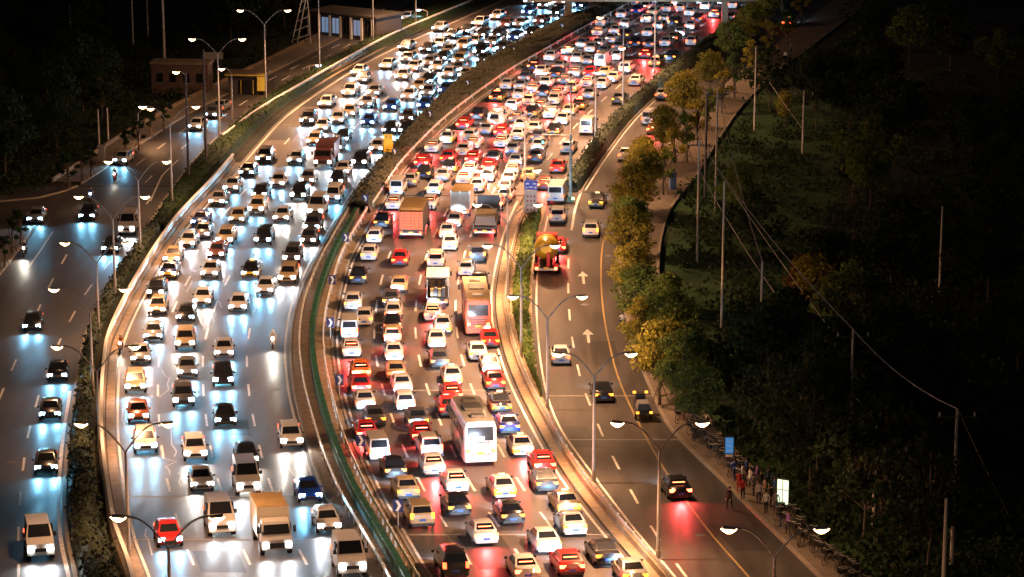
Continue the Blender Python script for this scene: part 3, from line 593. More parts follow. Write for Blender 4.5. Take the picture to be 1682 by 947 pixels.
IN = """812 33 s w|783 44 s w|826 47 s n|760 58 s k c|717 53 s g|739 64 s k c|787 64 s k|841 68 s b c|717 80 s w|754 85 u o|805 77 s g|697 88 s k c|786 93 u k|822 86 s d|722 103 s k c|751 108 u o|666 104 s g|
790 106 s d|700 113 s g|864 26 s b c|892 14 s g|909 27 s k|883 41 s n|868 61 s k|948 15 s b c|868 8 s w|918 9 s w|950 3 s g|632 115 s w|585 126 s w|591 138 s g c|571 160 u w|611 160 s g|532 178 s w|571 194 s o|639 184 s b|
503 207 u d|603 209 s b c|526 218 s w|641 222 s k|658 133 s w|686 151 s o|725 156 s b|761 131 s w|695 181 s b|667 202 s d|712 118 s w|748 122 s g|680 116 s w|514 240 h o|549 250 s d|617 252 s w|589 276 u k|662 222 s k|
503 305 s g|551 306 s k c|432 270 u k|483 272 s w|404 292 s k c|454 310 s w|378 317 s w|489 331 u k|545 334 m w|461 367 s w|425 328 s k|417 357 u o|431 405 u k c|511 384 u d|505 404 s d|355 340 s g|326 374 s b c|390 366 s o|
307 409 s w|368 405 u o|330 394 s g|354 427 s n|281 435 s o|275 460 x b|343 459 s w|410 459 x k|255 490 s k|257 519 s o|331 505 s w|390 515 s w|478 435 u d|471 468 u o|434 487 s w|251 563 s g|304 532 s k c|304 577 u o|231 600 s w|
368 591 s w c|308 623 s g c|223 649 u o|367 638 u k|228 696 h c|302 672 u d|371 703 s k c|240 748 u w|322 761 u w|333 810 s w|407 768 s k|480 740 u w|511 829 s b c|281 902 h r c|542 879 s w|
662 84 s g|600 178 s g|552 205 s w|560 290 s w|
850 46 s g|812 64 s k|775 76 s w|735 90 s g|735 128 s w c|700 140 s k|672 166 s w c|700 160 s g|560 236 s k c"""
OUTER = "52 547 s k|94 629 s k c|82 693 s k c|76 782 s k c|180 418 s k|142 364 s k c|57 369 s g|196 272 h w|318 216 s w|356 186 s g|662 36 s w|640 39 s g c|345 196 h d"
OUT = """980 60 s r b|1024 47 s w|953 80 s g|968 87 s w|997 74 s w|1021 66 s k a|1012 86 s g|901 101 s w|930 91 s o|948 104 s w|876 117 s k|1025 122 u w a|909 122 s g|964 128 s r|1043 25 s b|1058 18 s w|1089 24 s w|1131 27 s w|1157 17 s w|
1172 30 s w b|1202 15 s w|1200 36 s w|1060 39 s w|1104 43 s k a|1144 38 s k|1132 50 s w|1062 61 s w|1115 61 s w|1090 77 s w|1103 70 s o|1134 76 s w|1042 78 s k|1066 80 s d|1058 97 s r b|1100 101 s k a|1074 111 x r b|1130 4 s w|
1004 137 s w|1041 142 s w|1014 172 s d a|986 147 s r|965 164 s g|831 148 s w|813 168 x k a|860 136 s d|911 128 s k|893 145 s w|937 153 x w|872 154 s w b|866 175 s w b|840 182 s w|910 162 s w|901 179 s w|948 182 x k|870 194 x k|
921 206 s w|929 191 s o|857 211 s r|782 198 s k|759 214 s r b|797 224 s r|732 237 x w a|708 252 s w|780 241 s w b|758 259 s w|691 277 s r b|737 285 x k a|822 243 s w|848 232 s w|808 270 s d|800 284 s r b|848 276 s w|843 291 s w|760 304 s w b|
782 317 s w|712 321 s w a|834 309 s w|674 304 s g a|825 323 s w|906 225 x k|883 233 s d|882 250 s w|931 253 s w|875 268 s d|914 286 s r|893 314 s n|915 369 u w|815 344 u w b|830 330 s w|653 318 v w|645 346 s w b|703 346 s w b|626 376 s k a|
614 401 h w a|745 375 s w|733 393 s w|738 413 s w|605 430 s w a|656 439 s r a|588 468 s k a|655 483 s o|579 511 s w a|642 506 s d a|715 443 u w b|765 455 s w|784 432 u d a|786 476 s k|598 537 s w a|646 528 s w|645 547 s k|574 558 v w|578 589 s w b|
645 566 h o b|648 595 s w|711 530 s w b|728 549 x w|718 574 s w|723 607 s d a|785 590 s w a|806 572 s r a|807 614 s w|594 625 s c b|594 650 s r a|601 676 s w|652 628 s o|662 648 s w|667 677 s w|618 704 s d a|604 727 s r b|688 706 s d a|695 731 s r b|
745 635 x w|745 664 s r b|739 686 s r|815 643 s r a|825 680 x k|838 716 s b a|624 759 v w|651 789 s k a|710 755 u w b|715 784 s w b|672 824 s o a|753 812 s w b|756 851 s k a|860 752 x w b|896 780 s r b|900 811 s d a|831 822 x w a|695 870 u o a|
844 865 s k a|800 898 s w b|903 912 s w a|750 952 m k|868 958 s w b|936 848 x o a|946 883 s w a|1000 932 s k a|941 950 s r b|1045 965 s w a|
1010 100 s w|990 92 s g|1080 50 s g|1008 58 s w|985 76 s w|960 108 s g|990 128 s o|945 128 s g b|890 160 s k|850 164 s w|925 140 s g|960 146 s w|885 184 s g|905 196 s w b|845 200 s g|825 196 s w|775 228 s w|820 226 s r b|870 222 s w|740 262 s r a|775 270 s r b|
840 256 s g|860 300 s o|800 300 s w b|690 303 s k a|725 300 s g|770 290 s w b|1040 10 s w|1070 8 s g|1110 12 s r b|1150 8 s w|1090 38 s g|1020 30 s w|890 122 s r|855 150 s g|1185 8 s w|1075 24 s o|1115 20 s w|985 44 s w"""
SIDE = "916 418 s r b|978 343 x k a|970 392 u w a|922 601 s w|992 663 s k a|1063 206 v w|1072 222 s c b|1025 265 s w|1292 45 x o|1119 823 s k b|1085 165 s g"
def parse(s): 
    out = []
    for q in s.replace('\n', '').split('|'):
        p = q.split()
        if len(p) >= 4: out.append([float(p[0]), float(p[1]), p[2], p[3], ''.join(p[4:])])
    return out
def car_scale(y): return .88 + .04 * min(1, max(0, (450 - y) / 350))
CARS = []   # dict(pos(centre), dir, L, ...)
def add_cars(lst, mode, region):
    for x, y, t, c, fl in lst:
        if region == 'in': a, b = LE, ML
        elif region == 'out': a, b = MR, (RE if y > 335 else UR)
        elif region == 'outer': a, b = GL, GE
        else: a, b = (OE if y > 345 else SL), SR
        if region == 'outer' and y > 300: a = FnC(lambda yy: GE(yy) - 230)
        f = (x - a(y)) / (b(y) - a(y))
        rz = heading(Mix(a, b, f), y)
        if region == 'outer' or region == 'in' and RNG.random() < (.8 if y < 260 else .5) and 'c' not in fl: fl += 'c'
        if region == 'in' and 'c' not in fl and RNG.random() < .5: fl += 'w'
        if region == 'out' and t == 's' and c in 'wg' and RNG.random() < .25: t = 'h'
        if t == 's' and region == 'in' and RNG.random() < .15: t = 'h'
        if region == 'out' and y < 330 and c == 'r' and RNG.random() < .4: c = 'w' if RNG.random() < .6 else 'g'  # far red paint that stays partly stands in for brake light wash
        if region == 'out' and 90 < y < 330 and 'b' not in fl and RNG.random() < .22: fl += 'b'
        k = car_scale(y); L = SPEC[t]['L'] * k; fw = Vector((-math.sin(rz), math.cos(rz), 0)); p = P(x, y)
        CARS.append(dict(p=Vector((p.x, p.y, 0)) + fw * L / 2, fw=fw, rz=rz, L=L, t=t, c=c, fl=fl, mode=mode, region=region, f=f, y=y, W=1.8 * k, vx=x, k=k))
add_cars(parse(IN), 'in', 'in'); add_cars(parse(OUTER), 'in', 'outer'); add_cars(parse(OUT), 'out', 'out'); add_cars(parse(SIDE), 'out', 'side')
BIG = [ # x, y, length, width, region, key
 (790, 766, 8.6, 2.3, 'out', 'coach_white'), (786, 553, 9.0, 2.2, 'out', 'coach_orange'), (675, 394, 8.0, 2.4, 'out', 'tarp'), (719, 507, 6.5, 2.0, 'out', 'open_truck'), (796, 391, 7.5, 2.3, 'out', 'flat_truck'),
 (756, 358, 6.0, 2.0, 'out', 'box_out'), (897, 453, 7.5, 2.3, 'side', 'mixer'), (912, 336, 5.0, 1.8, 'out', 'van_out'), (985, 112, 4.5, 1.6, 'out', 'van_out'), (811, 212, 4.5, 1.6, 'out', 'van_out'), (962, 223, 4.5, 1.6, 'out', 'van_out'),
 (456, 916, 6.0, 1.95, 'in', 'box_in'), (366, 884, 4.5, 1.65, 'in', 'van_in'), (409, 817, 4.5, 1.6, 'in', 'van_in'), (580, 952, 4.5, 1.65, 'in', 'van_in'), (518, 359, 4.5, 1.6, 'in', 'van_in'), (530, 277, 5.6, 2.1, 'in', 'lorry_in'),
 (68, 923, 4.5, 1.6, 'outer', 'van_in'), (208, 388, 4.5, 1.6, 'outer', 'van_in')]
for x, y, L, W, reg, key in BIG:
    a, b = {'in': (LE, ML), 'out': (MR, RE if y > 335 else UR), 'side': (OE, SR), 'outer': (FnC(lambda yy: GE(yy) - 230), GE)}[reg]
    f = (x - a(y)) / (b(y) - a(y)); rz = heading(Mix(a, b, f), y); fw = Vector((-math.sin(rz), math.cos(rz), 0)); p = P(x, y)
    CARS.append(dict(p=Vector((p.x, p.y, 0)) + fw * L / 2, fw=fw, rz=rz, L=L, t=key, c='', fl='', mode='in' if reg in ('in', 'outer') else 'out', region=reg, f=f, y=y, W=W, big=True, vx=x))
# keep cars bumper to bumper without overlapping: push along the lane, then sideways for near side-by-side ones
for it in range(120):
    moved = False
    for i in range(len(CARS)):
        A = CARS[i]
        for j in range(i + 1, len(CARS)):
            B_ = CARS[j]; d = B_['p'] - A['p']
            if abs(d.x) > 9 or abs(d.y) > 13: continue
            fw = (A['fw'] + B_['fw']).normalized(); rt = Vector((fw.y, -fw.x, 0)); al = d.dot(fw); la = d.dot(rt)
            ol = (A['L'] + B_['L']) / 2 + .5 - abs(al); ow = (A['W'] + B_['W']) / 2 + .3 - abs(la)
            if ol > 0 and ow > 0:
                moved = True; wa = 0 if A.get('big') and not B_.get('big') else (1 if B_.get('big') and not A.get('big') else .5)
                if ow < 0.55 and ow < ol: v = rt * (ow * (1 if la > 0 else -1))
                else: v = fw * (ol * (1 if al > 0 else -1) * .6)
                A['p'] -= v * wa; B_['p'] += v * (1 - wa)
    if not moved: break
# drop filler cars that still clash
keep = []
for A in CARS:
    ok = True
    for B_ in keep:
        d = B_['p'] - A['p']
        if abs(d.x) < 9 and abs(d.y) < 12:
            al = abs(d.dot(A['fw'])); la = abs(d.dot(Vector((A['fw'].y, -A['fw'].x, 0))))
            if al < (A['L'] + B_['L']) / 2 and la < (A['W'] + B_['W']) / 2: ok = False
    if ok or A.get('big'): keep.append(A)
print('vehicles kept', len(keep), 'of', len(CARS)); CARS = keep
# ---- labels: colour + kind + state + rank within its lane
LANES = {'in': ['left parapet lane', 'second lane from left parapet', 'middle lane', 'second lane from median', 'median lane'], 'out': ['median lane', 'second lane from median', 'middle lane', 'second lane from right edge', 'right edge lane']}
grp = {}
for A in CARS:
    ny = pix_y(A['p'].y); n = 4 if ny > 430 else 5; A['near'] = ny > 430
    px = A['p'].x * S(ny) + CX
    a, b = {'in': (LE, ML), 'out': (MR, (RE if ny > 335 else UR)), 'outer': (GL, GE), 'side': (SL, SR)}[A['region']]
    k = int(min(n - 1, max(0, (px - a(ny)) / (b(ny) - a(ny)) * n)))
    if A['region'] in ('outer', 'side'): k = 0
    elif n == 4: k = [0, 1, 3, 4][k]
    A['key'] = (A['region'], A['near'], k); grp.setdefault(A['key'], []).append(A)
for key, lst in grp.items():
    lst.sort(key=lambda q: q['p'].y)
    for i, A in enumerate(lst): A['rank'] = i + 1
def label_of(A, kindtext):
    reg, near, k = A['key']; o = ORD[min(A['rank'], 40)]; zone = 'near' if near else 'far'
    st = 'with headlights on' if A['mode'] == 'in' else ('braking' if 'b' in A['fl'] else 'with tail lights on')
    if reg in LANES: return f"{kindtext}{' braking' if 'b' in A['fl'] and reg == 'out' else ''}, {o} up {zone} {'oncoming' if reg == 'in' else 'outgoing'} {LANES[reg][k]}"
    st = {'with headlights on': 'headlights on', 'with tail lights on': 'tail lights on', 'braking': 'braking'}[st]
    return f"{kindtext}, {st}, {o} from the bottom on the {zone} " + ('left outer road' if reg == 'outer' else 'right side road')
GRP = {'in': 'oncoming cars on the left carriageway', 'out': 'outgoing cars in the right carriageway jam', 'outer': 'cars on the left outer road', 'side': 'cars on the right side road'}
def wheels(r, ys_, hw, rad=.42):
    for y in ys_:
        for sd in (1, -1):
            o = link('wheel', wheel_me, r); o.location = (sd * hw, y, rad); k = rad / .33; o.scale = (1.3, k, k); o.rotation_euler = (0, 0, 0 if sd > 0 else math.pi)
def cbox(c, d, t=.96): return MB().box(c, d, taper=t)
def lights(r, yb, xb, zb, yf, xf, zf, mode, br=False, cool=False):
    for sd in (1, -1):
        MB().box((sd * xb, yb, zb), (.26, .08, .22)).build('taillight', M['brake'] if br else M['tail'], r)
        MB().box((sd * xf, yf, zf), (.36, .08, .28)).build('headlight', M['head_cool'] if cool else M['head_warm'], r)
        if mode == 'in': spot('headlight_beam', r, (sd * xf, yf + .2, zf), (R(84), 0, 0), HEAD_W, (.86, .93, 1.0), 120, 1.0, .09)
    if mode == 'out': spot('headlight_beam', r, (0, yf + .2, zf), (R(84), 0, 0), FWD_W, (.86, .93, 1.0), 110, 1.0, .15)
def big(A, loc):
    k = A['t']; L = A['L']; W = A['W']; rz = A['rz']; h = L / 2; mode = A['mode']
    names = dict(coach_white=('coach', 'white coach', 'coach'), coach_orange=('coach', 'orange coach with cream roof', 'coach'), tarp=('tarpaulin_truck', 'tarpaulin lorry with red crates', 'lorry'),
        open_truck=('open_truck', 'open framed lorry', 'lorry'), flat_truck=('flatbed_truck', 'dark flatbed lorry', 'lorry'), box_out=('box_truck', 'pale box lorry', 'lorry'),
        mixer=('mixer_truck', 'yellow mixer lorry', 'lorry'), van_out=('delivery_van', 'white tall van', 'van'), van_in=('delivery_van', 'tall white van', 'van'), box_in=('box_truck', 'white box lorry', 'lorry'), lorry_in=('box_truck', 'brown fronted lorry', 'lorry'))
    nm, lt, cat = names[k]; r = empty(nm, loc, rz, label_of(A, lt), cat, GRP[A['region']])
    if k.startswith('coach'):
        cm = M['paint_w'] if k == 'coach_white' else mat('coach_orange', (.6, .13, .06), .4); Hh = 3.2
        b = MB()
        prof = [(-h, .9), (-h + .06, .97), (-h + .5, 1.0), (h - .5, 1.0), (h - .05, .95), (h, .86)]; vs = []
        for y, s_ in prof: vs += [(-W / 2 * s_, y, .35), (W / 2 * s_, y, .35), (W / 2 * s_, y, 2.7), (W / 2 * s_ * .88, y, Hh - .06), (0, y, Hh), (-W / 2 * s_ * .88, y, Hh - .06), (-W / 2 * s_, y, 2.7)]
        fs = [(i * 7 + q, i * 7 + (q + 1) % 7, (i + 1) * 7 + (q + 1) % 7, (i + 1) * 7 + q) for i in range(5) for q in range(7)] + [tuple(range(7))[::-1], tuple(range(35, 42))]
        b.add(vs, [f[::-1] for f in fs]); b.build('body', cm, r, .6)
        if k == 'coach_orange': MB().box((0, 0, Hh + .01), (W * .93, L * .96, .1)).build('roof', M['tarp'], r)
        MB().box((0, -h - .01, 2.3), (W * .76, .06, .95)).build('rear_window', M['glass'], r)
        if k == 'coach_orange':
            lv = MB()
            for q in range(3): lv.box((0, -h - .03, 1.5 - .2 * q), (W * .7, .05, .07))
            lv.build('engine_louvre', M['black_trim'], r)
        else: MB().box((0, -h - .05, 1.95), (.55, .06, .35)).build('notice_board', M['paint_g'], r)
        MB().box((0, -h - .03, .95), (.5, .05, .18)).build('number_plate', M['plate_yellow'], r)
        MB().box((0, -h - .05, .5), (W * .9, .16, .3)).build('bumper', cm, r)
        MB().box((0, h + .01, 2.0), (W * .84, .06, 1.4)).build('windscreen', M['glass'], r)
        for q in range(6):
            for sd in (1, -1): MB().box((sd * (W / 2 + .005), -h + 1.3 + q * 1.6, 2.15), (.04, 1.35, .85)).build('side_window', M['glass'], r)
        for q, yy in enumerate((-h + 1.6, 0.2, h - 1.8)): MB().box((0, yy, Hh + .08), (.9 if q != 1 else 1.3, .8 if q != 1 else 1.9, .14)).build('roof_hatch' if q != 1 else 'air_conditioner', M['paint_g'], r)
        sm = MB()
        for yy in (-.55, 0, .55): sm.box((yy, -h - .02, 1.35), (.02, .03, 1.1))
        sm.box((0, -h - .02, 1.7), (W * .8, .03, .03)).box((0, -h - .02, .85), (W * .8, .03, .03)); sm.build('panel_seam', M['black_trim'], r)
        for sd in (1, -1): MB().box((sd * (W / 2 + .2), h - .1, 2.3), (.18, .12, .45)).build('wing_mirror', M['black_trim'], r)
        wheels(r, (-h + 2.4, h - 2.2), W / 2 - .12, .5); lights(r, -h - .03, W / 2 - .28, 1.1, h + .04, W / 2 - .4, .8, mode, k == 'coach_orange')
        return r
    if k.startswith('van'):
        m_ = M['paint_w']; Hh = 2.0
        b = MB(); w_ = W / 2; pr = [(-h, .4), (-h + .03, 1.9), (-h + .15, Hh), (h - 1.35, Hh), (h - .75, 1.3), (h - .1, 1.05), (h, .4)]
        vs = [(sx * w_ * (.84 if z > 1.5 else 1), y, z) for sx in (-1, 1) for y, z in pr]; n = len(pr)
        b.add(vs, [tuple(range(n)), tuple(range(2 * n - 1, n - 1, -1))] + [(q, n + q, n + (q + 1) % n, (q + 1) % n) for q in range(n)]); b.build('body', m_, r, .5)
        MB().quad((w_ * .84, h - .80, 1.36), (-w_ * .84, h - .80, 1.36), (-w_ * .74, h - 1.30, 2.0), (w_ * .74, h - 1.30, 2.0), .03).build('windscreen', M['glass'], r)
        MB().box((0, -h + .02, 1.55), (W * .7, .06, .55)).build('rear_window', M['glass'], r)
        for sd in (1, -1):
            MB().box((sd * w_ * .93, h - 1.7, 1.6), (.16, .8, .45)).build('side_window', M['glass'], r)
            MB().box((sd * (w_ + .1), h - 1.0, 1.45), (.2, .1, .25)).build('wing_mirror', M['black_trim'], r)
        MB().box((0, h + .01, .72), (W * .5, .06, .2)).build('grille', M['black_trim'], r); MB().box((0, -h - .02, .65), (.46, .03, .15)).build('number_plate', M['plate'], r)
        wheels(r, (-h + 1.0, h - .85), w_ - .1, .34); lights(r, -h - .0, w_ - .14, .95, h + .01, w_ - .25, .78, mode); return r
    # lorries: chassis + cab + load
    cabc = {'box_in': 'w', 'lorry_in': 'n', 'tarp': 'r', 'mixer': 'r'}.get(k, 'w'); w_ = W / 2; cy = h - .85; ch = 2.1 if W < 2.2 else 2.6
    cb = MB(); pr = [(h - 1.7, .5), (h - 1.7, ch), (h - .5, ch), (h - .12, 1.35), (h, 1.1), (h, .5)]; n = 6
    vs = [(sx * w_ * (.84 if z > 1.5 else .93), y, z) for sx in (-1, 1) for y, z in pr]
    cb.add(vs, [tuple(range(n)), tuple(range(2 * n - 1, n - 1, -1))] + [(q, n + q, n + (q + 1) % n, (q + 1) % n) for q in range(n)]); cb.build('cab', M['paint_' + cabc], r, .4)
    MB().quad((w_ * .8, h - .12, 1.42), (-w_ * .8, h - .12, 1.42), (-w_ * .76, h - .46, ch - .15), (w_ * .76, h - .46, ch - .15), .03).build('windscreen', M['glass'], r)
    for sd in (1, -1): MB().box((sd * w_ * .9, h - .95, 1.65), (.12, .75, .5)).build('side_window', M['glass'], r); MB().box((sd * (w_ + .12), h - .2, 1.7), (.18, .1, .4)).build('wing_mirror', M['black_trim'], r)
    MB().box((0, h + .03, .75), (W * .6, .06, .3)).build('grille', M['black_trim'], r)
    MB().box((0, -.1, .68), (W * .5, L - .4, .2)).build('chassis', M['black_trim'], r); MB().box((0, -h + .05, .6), (W * .88, .12, .18)).build('bumper', M['steel'], r)
    MB().box((0, -h - .03, .75), (.45, .03, .16)).build('number_plate', M['plate_yellow'], r)
    wheels(r, (-h + 1.1, h - .9) if L < 7 else (-h + .9, -h + 1.95, h - .9), w_ - .15, .42)
    lights(r, -h - .03, w_ - .25, .72, h + .04, w_ - .3, .78, mode, k in ('mixer',)); by = -h + (L - 1.8) / 2; bl = L - 1.9
    if k in ('box_in', 'box_out', 'lorry_in'):
        bt = 2.7 if k != 'lorry_in' else 2.5
        MB().box((0, by, (bt + .85) / 2), (W, bl, bt - .85)).build('cargo_box', M['truck_box'] if k != 'lorry_in' else M['paint_n'], r)
        MB().box((0, by, bt + .02), (W * .97, bl * .98, .05)).build('roof_panel', M['tarp'] if k != 'lorry_in' else M['paint_n'], r)
        fr = MB()
        for sd in (1, -1): fr.box((sd * (w_ - .04), -h + .08, 1.85), (.1, .1, 2.0))
        fr.box((0, -h + .08, 1.85), (.06, .1, 2.0)); fr.build('rear_door_frame', M['steel'], r)
    elif k == 'tarp':
        MB().box((0, by, .9), (W, bl, .14)).build('load_bed', M['black_trim'], r)
        MB().box((0, by + .1, 3.0), (W * 1.0, bl - .1, .16), taper=.9).build('tarpaulin', M['tarp'], r)
        for sd in (1, -1): MB().box((sd * (w_ - .05), by + .15, 2.0), (.08, bl - .3, 2.0)).build('side_sheet', M['tarp_green'], r)
        bx = MB().box((0, 0, 0), (.36, .5, .27)).mesh('crate', M['cargo_red'])
        for i in range(6):
            for q in range(6):
                o = link('crate', bx, r); o.location = (-.95 + .38 * i, by - bl / 2 + .3 + RNG.random() * .05, 1.13 + .3 * q)
        MB().box((0, by + .3, 1.9), (W - .3, bl - 1.1, 1.9)).build('load', M['cargo_red'], r)
    elif k == 'open_truck':
        MB().box((0, by, .9), (W, bl, .14)).build('load_bed', M['black_trim'], r)
        for sd in (1, -1):
            for q in range(5): MB().box((sd * (w_ - .05), -h + .1 + q * bl / 4.2, 1.75), (.08, .08, 1.6)).build('stake', M['truck_box'], r)
            for q in range(4): MB().box((sd * (w_ - .05), by, 1.15 + .4 * q), (.05, bl, .1)).build('side_rail', M['truck_box'], r)
        MB().box((0, by + .4, 2.62), (W, bl - .8, .12)).build('roof_panel', M['truck_box'], r)
        for q in range(4): MB().box((-.5 + .33 * q, by, 1.35), (.28, bl - .5, .7 + .2 * (q % 2))).build('cargo', M['cargo_grey'] if q % 2 else M['tarp'], r)
    elif k == 'flat_truck':
        MB().box((0, by, 1.0), (W, bl, .14)).build('load_bed', M['black_trim'], r); MB().box((0, by + .4, 1.5), (W * .94, bl - .8, .8), taper=.85).build('cargo', M['cargo_grey'], r)
        MB().box((0, by + bl * .1, 2.0), (W * .8, bl * .45, .2)).build('tarpaulin', M['tarp'], r); MB().box((0, h - 2.0, 2.1), (W * .96, .12, 2.2)).build('headboard', M['cargo_grey'], r)
        for sd in (1, -1): MB().box((sd * (w_ - .03), by, 1.3), (.06, bl, .5)).build('side_rail', M['cargo_grey'], r)
    elif k == 'mixer':
        pts = [(0, -h + .1, 2.65), (0, -h + .7, 2.45), (0, -h + 2.0, 2.2), (0, h - 3.4, 2.05), (0, h - 2.4, 1.9)]
        MB().tube(pts, [.55, .9, 1.15, 1.05, .55], 16).build('drum', M['mixer_yellow'], r, .6)
        for q in range(5):
            t = .2 + q * .7; MB().tube([(math.cos(a) * .98, -h + t + a * .11, 2.4 + math.sin(a) * .9) for a in [math.pi * k_ / 8 for k_ in range(9)]], .035, 4).build('drum_rib', M['mixer_yellow'], r)
        MB().tube([(0, -h + .1, 3.1), (0, -h + .2, 2.85)], [.35, .22], 8).build('hopper', M['mixer_yellow'], r); MB().box((.2, -h - .1, 1.6), (.3, .25, 1.3)).build('chute', M['paint_r'], r)
        for sd in (1, -1): MB().box((sd * .75, -h + .8, 1.4), (.14, .16, 1.5)).build('drum_support', M['paint_r'], r); MB().box((sd * .95, -h + .03, .95), (.35, .1, .45)).build('mudguard', M['paint_r'], r)
    return r
for A in CARS:
    p = A['p']; g0 = gz(p.y - A['fw'].y * A['L'] * .35); g1 = gz(p.y + A['fw'].y * A['L'] * .35); z = (g0 + g1) / 2 + .012; pit = math.atan2(g1 - g0, A['L'] * .7)
    away = A['mode'] == 'out'; rz = A['rz'] if away else A['rz'] + math.pi; 
    # heading() points away from the camera; an oncoming car's near end is its front
    if A.get('big'):
        A['rz'] = rz; r = big(A, (p.x, p.y, z))
    else:
        r = make_car(A['t'], A['c'], (p.x, p.y, z), rz, A['mode'], A['fl'], A['y'] < 200)
        r.scale = (A['k'],) * 3
        tag(r, label_of(A, PAINT[A['c']][0] + ' ' + TYPE[A['t']]), 'taxi' if A['t'] == 'x' else 'car', GRP[A['region']])
    r.rotation_mode = 'ZYX' if False else 'XYZ'; r.rotation_euler = (pit if away else -pit, 0, rz)
# ------------------------------------------------------------------ motorbikes, riders, people
def skinned(name, joints, edges, mats, matf, sub=1):
    me = bpy.data.meshes.new(name + '_raw'); me.from_pydata([j[0] for j in joints], edges, []); o = bpy.data.objects.new(name, me); COL.objects.link(o)
    sk = o.modifiers.new('s', 'SKIN'); sk.use_smooth_shade = True
    for v, j in zip(me.skin_vertices[0].data, joints): v.radius = (j[1], j[1] if len(j) < 3 else j[2])
    me.skin_vertices[0].data[0].use_root = True
    sb = o.modifiers.new('d', 'SUBSURF'); sb.levels = sub; sb.render_levels = sub
    dg = bpy.context.evaluated_depsgraph_get(); ev = o.evaluated_get(dg); out = bpy.data.meshes.new_from_object(ev); bpy.data.objects.remove(o)
    out.name = name; out.materials.clear()
    for m in mats: out.materials.append(m)
    for p in out.polygons: p.material_index = matf(p.center); p.use_smooth = True
    return out
def person_mesh(pose, top, bottom):
    """pose: (stride, arm swing, bent) -> one continuous body 1.7 m tall"""
    st, sw, sit = pose
    if not sit:
        J = [((0, 0, .92), .13, .1), ((0, 0, 1.12), .12, .09), ((0, 0, 1.32), .15, .1), ((0, .0, 1.46), .06), ((0, .02, 1.54), .075, .085), ((0, .02, 1.66), .06, .075),
             ((.1, st * .05, .86), .09), ((.11, st * .17, .47), .062), ((.11, st * .2 - .05 * abs(st), .08), .045), ((.11, st * .2 + .12, .04), .04),
             ((-.1, -st * .05, .86), .09), ((-.11, -st * .12, .47), .062), ((-.11, -st * .32, .1), .045), ((-.11, -st * .32 + .12, .04), .04),
             ((.2, 0, 1.38), .055), ((.25, -sw * .12, 1.12), .045), ((.25, sw * .06, .87), .033), ((.25, sw * .12 + .02, .77), .035),
             ((-.2, 0, 1.38), .055), ((-.25, sw * .12, 1.12), .045), ((-.25, sw * .3, .9), .033), ((-.25, sw * .36 + .02, .82), .035)]
    else:
        J = [((0, -.1, .95), .14, .11), ((0, -.04, 1.13), .12, .1), ((0, .04, 1.32), .16, .11), ((0, .08, 1.45), .06), ((0, .12, 1.53), .08, .09), ((0, .13, 1.64), .07, .08),
             ((.12, -.02, .93), .09), ((.2, .34, .86), .07), ((.2, .3, .42), .05), ((.2, .42, .36), .045),
             ((-.12, -.02, .93), .09), ((-.2, .34, .86), .07), ((-.2, .3, .42), .05), ((-.2, .42, .36), .045),
             ((.2, .06, 1.38), .06), ((.3, .2, 1.16), .05), ((.28, .46, 1.1), .036), ((.28, .55, 1.09), .036),
             ((-.2, .06, 1.38), .06), ((-.3, .2, 1.16), .05), ((-.28, .46, 1.1), .036), ((-.28, .55, 1.09), .036)]
    E = [(0, 1), (1, 2), (2, 3), (3, 4), (4, 5), (0, 6), (6, 7), (7, 8), (8, 9), (0, 10), (10, 11), (11, 12), (12, 13), (2, 14), (14, 15), (15, 16), (16, 17), (2, 18), (18, 19), (19, 20), (20, 21)]
    hz = [J[17][0], J[21][0]]
    for h_ in hz:         # five tapered fingers on each hand, thumb leaving the side of the palm
        b = J.index(next(j for j in J if j[0] == h_)); s_ = 1 if h_[0] > 0 else -1
        for q in range(4):
            t = ((h_[0] + (q - 1.5) * .018, h_[1] + (.02 if not sit else .06), h_[2] - (.085 - .008 * abs(q - 1.3)) * (0 if sit else 1) - (.02 if sit else 0)), .009)
            J.append(t); E.append((b, len(J) - 1))
        J.append(((h_[0] - s_ * .045, h_[1] + .04, h_[2] - .02), .01)); E.append((b, len(J) - 1))
    def mf(c):
        if c.z > 1.485 if not sit else c.z > 1.49: return 2
        if any((c - Vector(h_)).length < .1 for h_ in hz): return 2
        if (c.z > .9 and not sit) or (sit and c.z > 1.0): return 0
        return 1
    return skinned('body', J, E, [top, bottom, M['skin']], mf)
hair_me = MB().tube([(0, -.015, 1.6), (0, 0, 1.67), (0, .01, 1.73), (0, .01, 1.76)], [.098, .102, .075, .02], 10).mesh('hair', M['hair'], 2)
helmet_me = MB().tube([(0, .09, 1.5), (0, .1, 1.58), (0, .12, 1.7), (0, .12, 1.78)], [.12, .15, .13, .04], 10).mesh('helmet', M['white'], 2)
face_me = MB().box((.035, .105, 1.60), (.022, .012, .012)).box((-.035, .105, 1.60), (.022, .012, .012)).box((0, .112, 1.525), (.045, .01, .01)).mesh('eyes', M['hair'])
CL = dict(red=mat('cloth_red', (.5, .04, .04), .8), blue=mat('cloth_blue', (.05, .12, .4), .8), black=mat('cloth_black', (.02, .02, .025), .8), white=mat('cloth_white', (.65, .65, .65), .8),
          grey=mat('cloth_grey', (.2, .2, .22), .8), purple=mat('cloth_purple', (.2, .08, .3), .8), orange=mat('cloth_orange', (.6, .2, .04), .8), navy=mat('cloth_navy', (.03, .04, .12), .8), tan=mat('cloth_tan', (.4, .28, .16), .8))
PB = {}
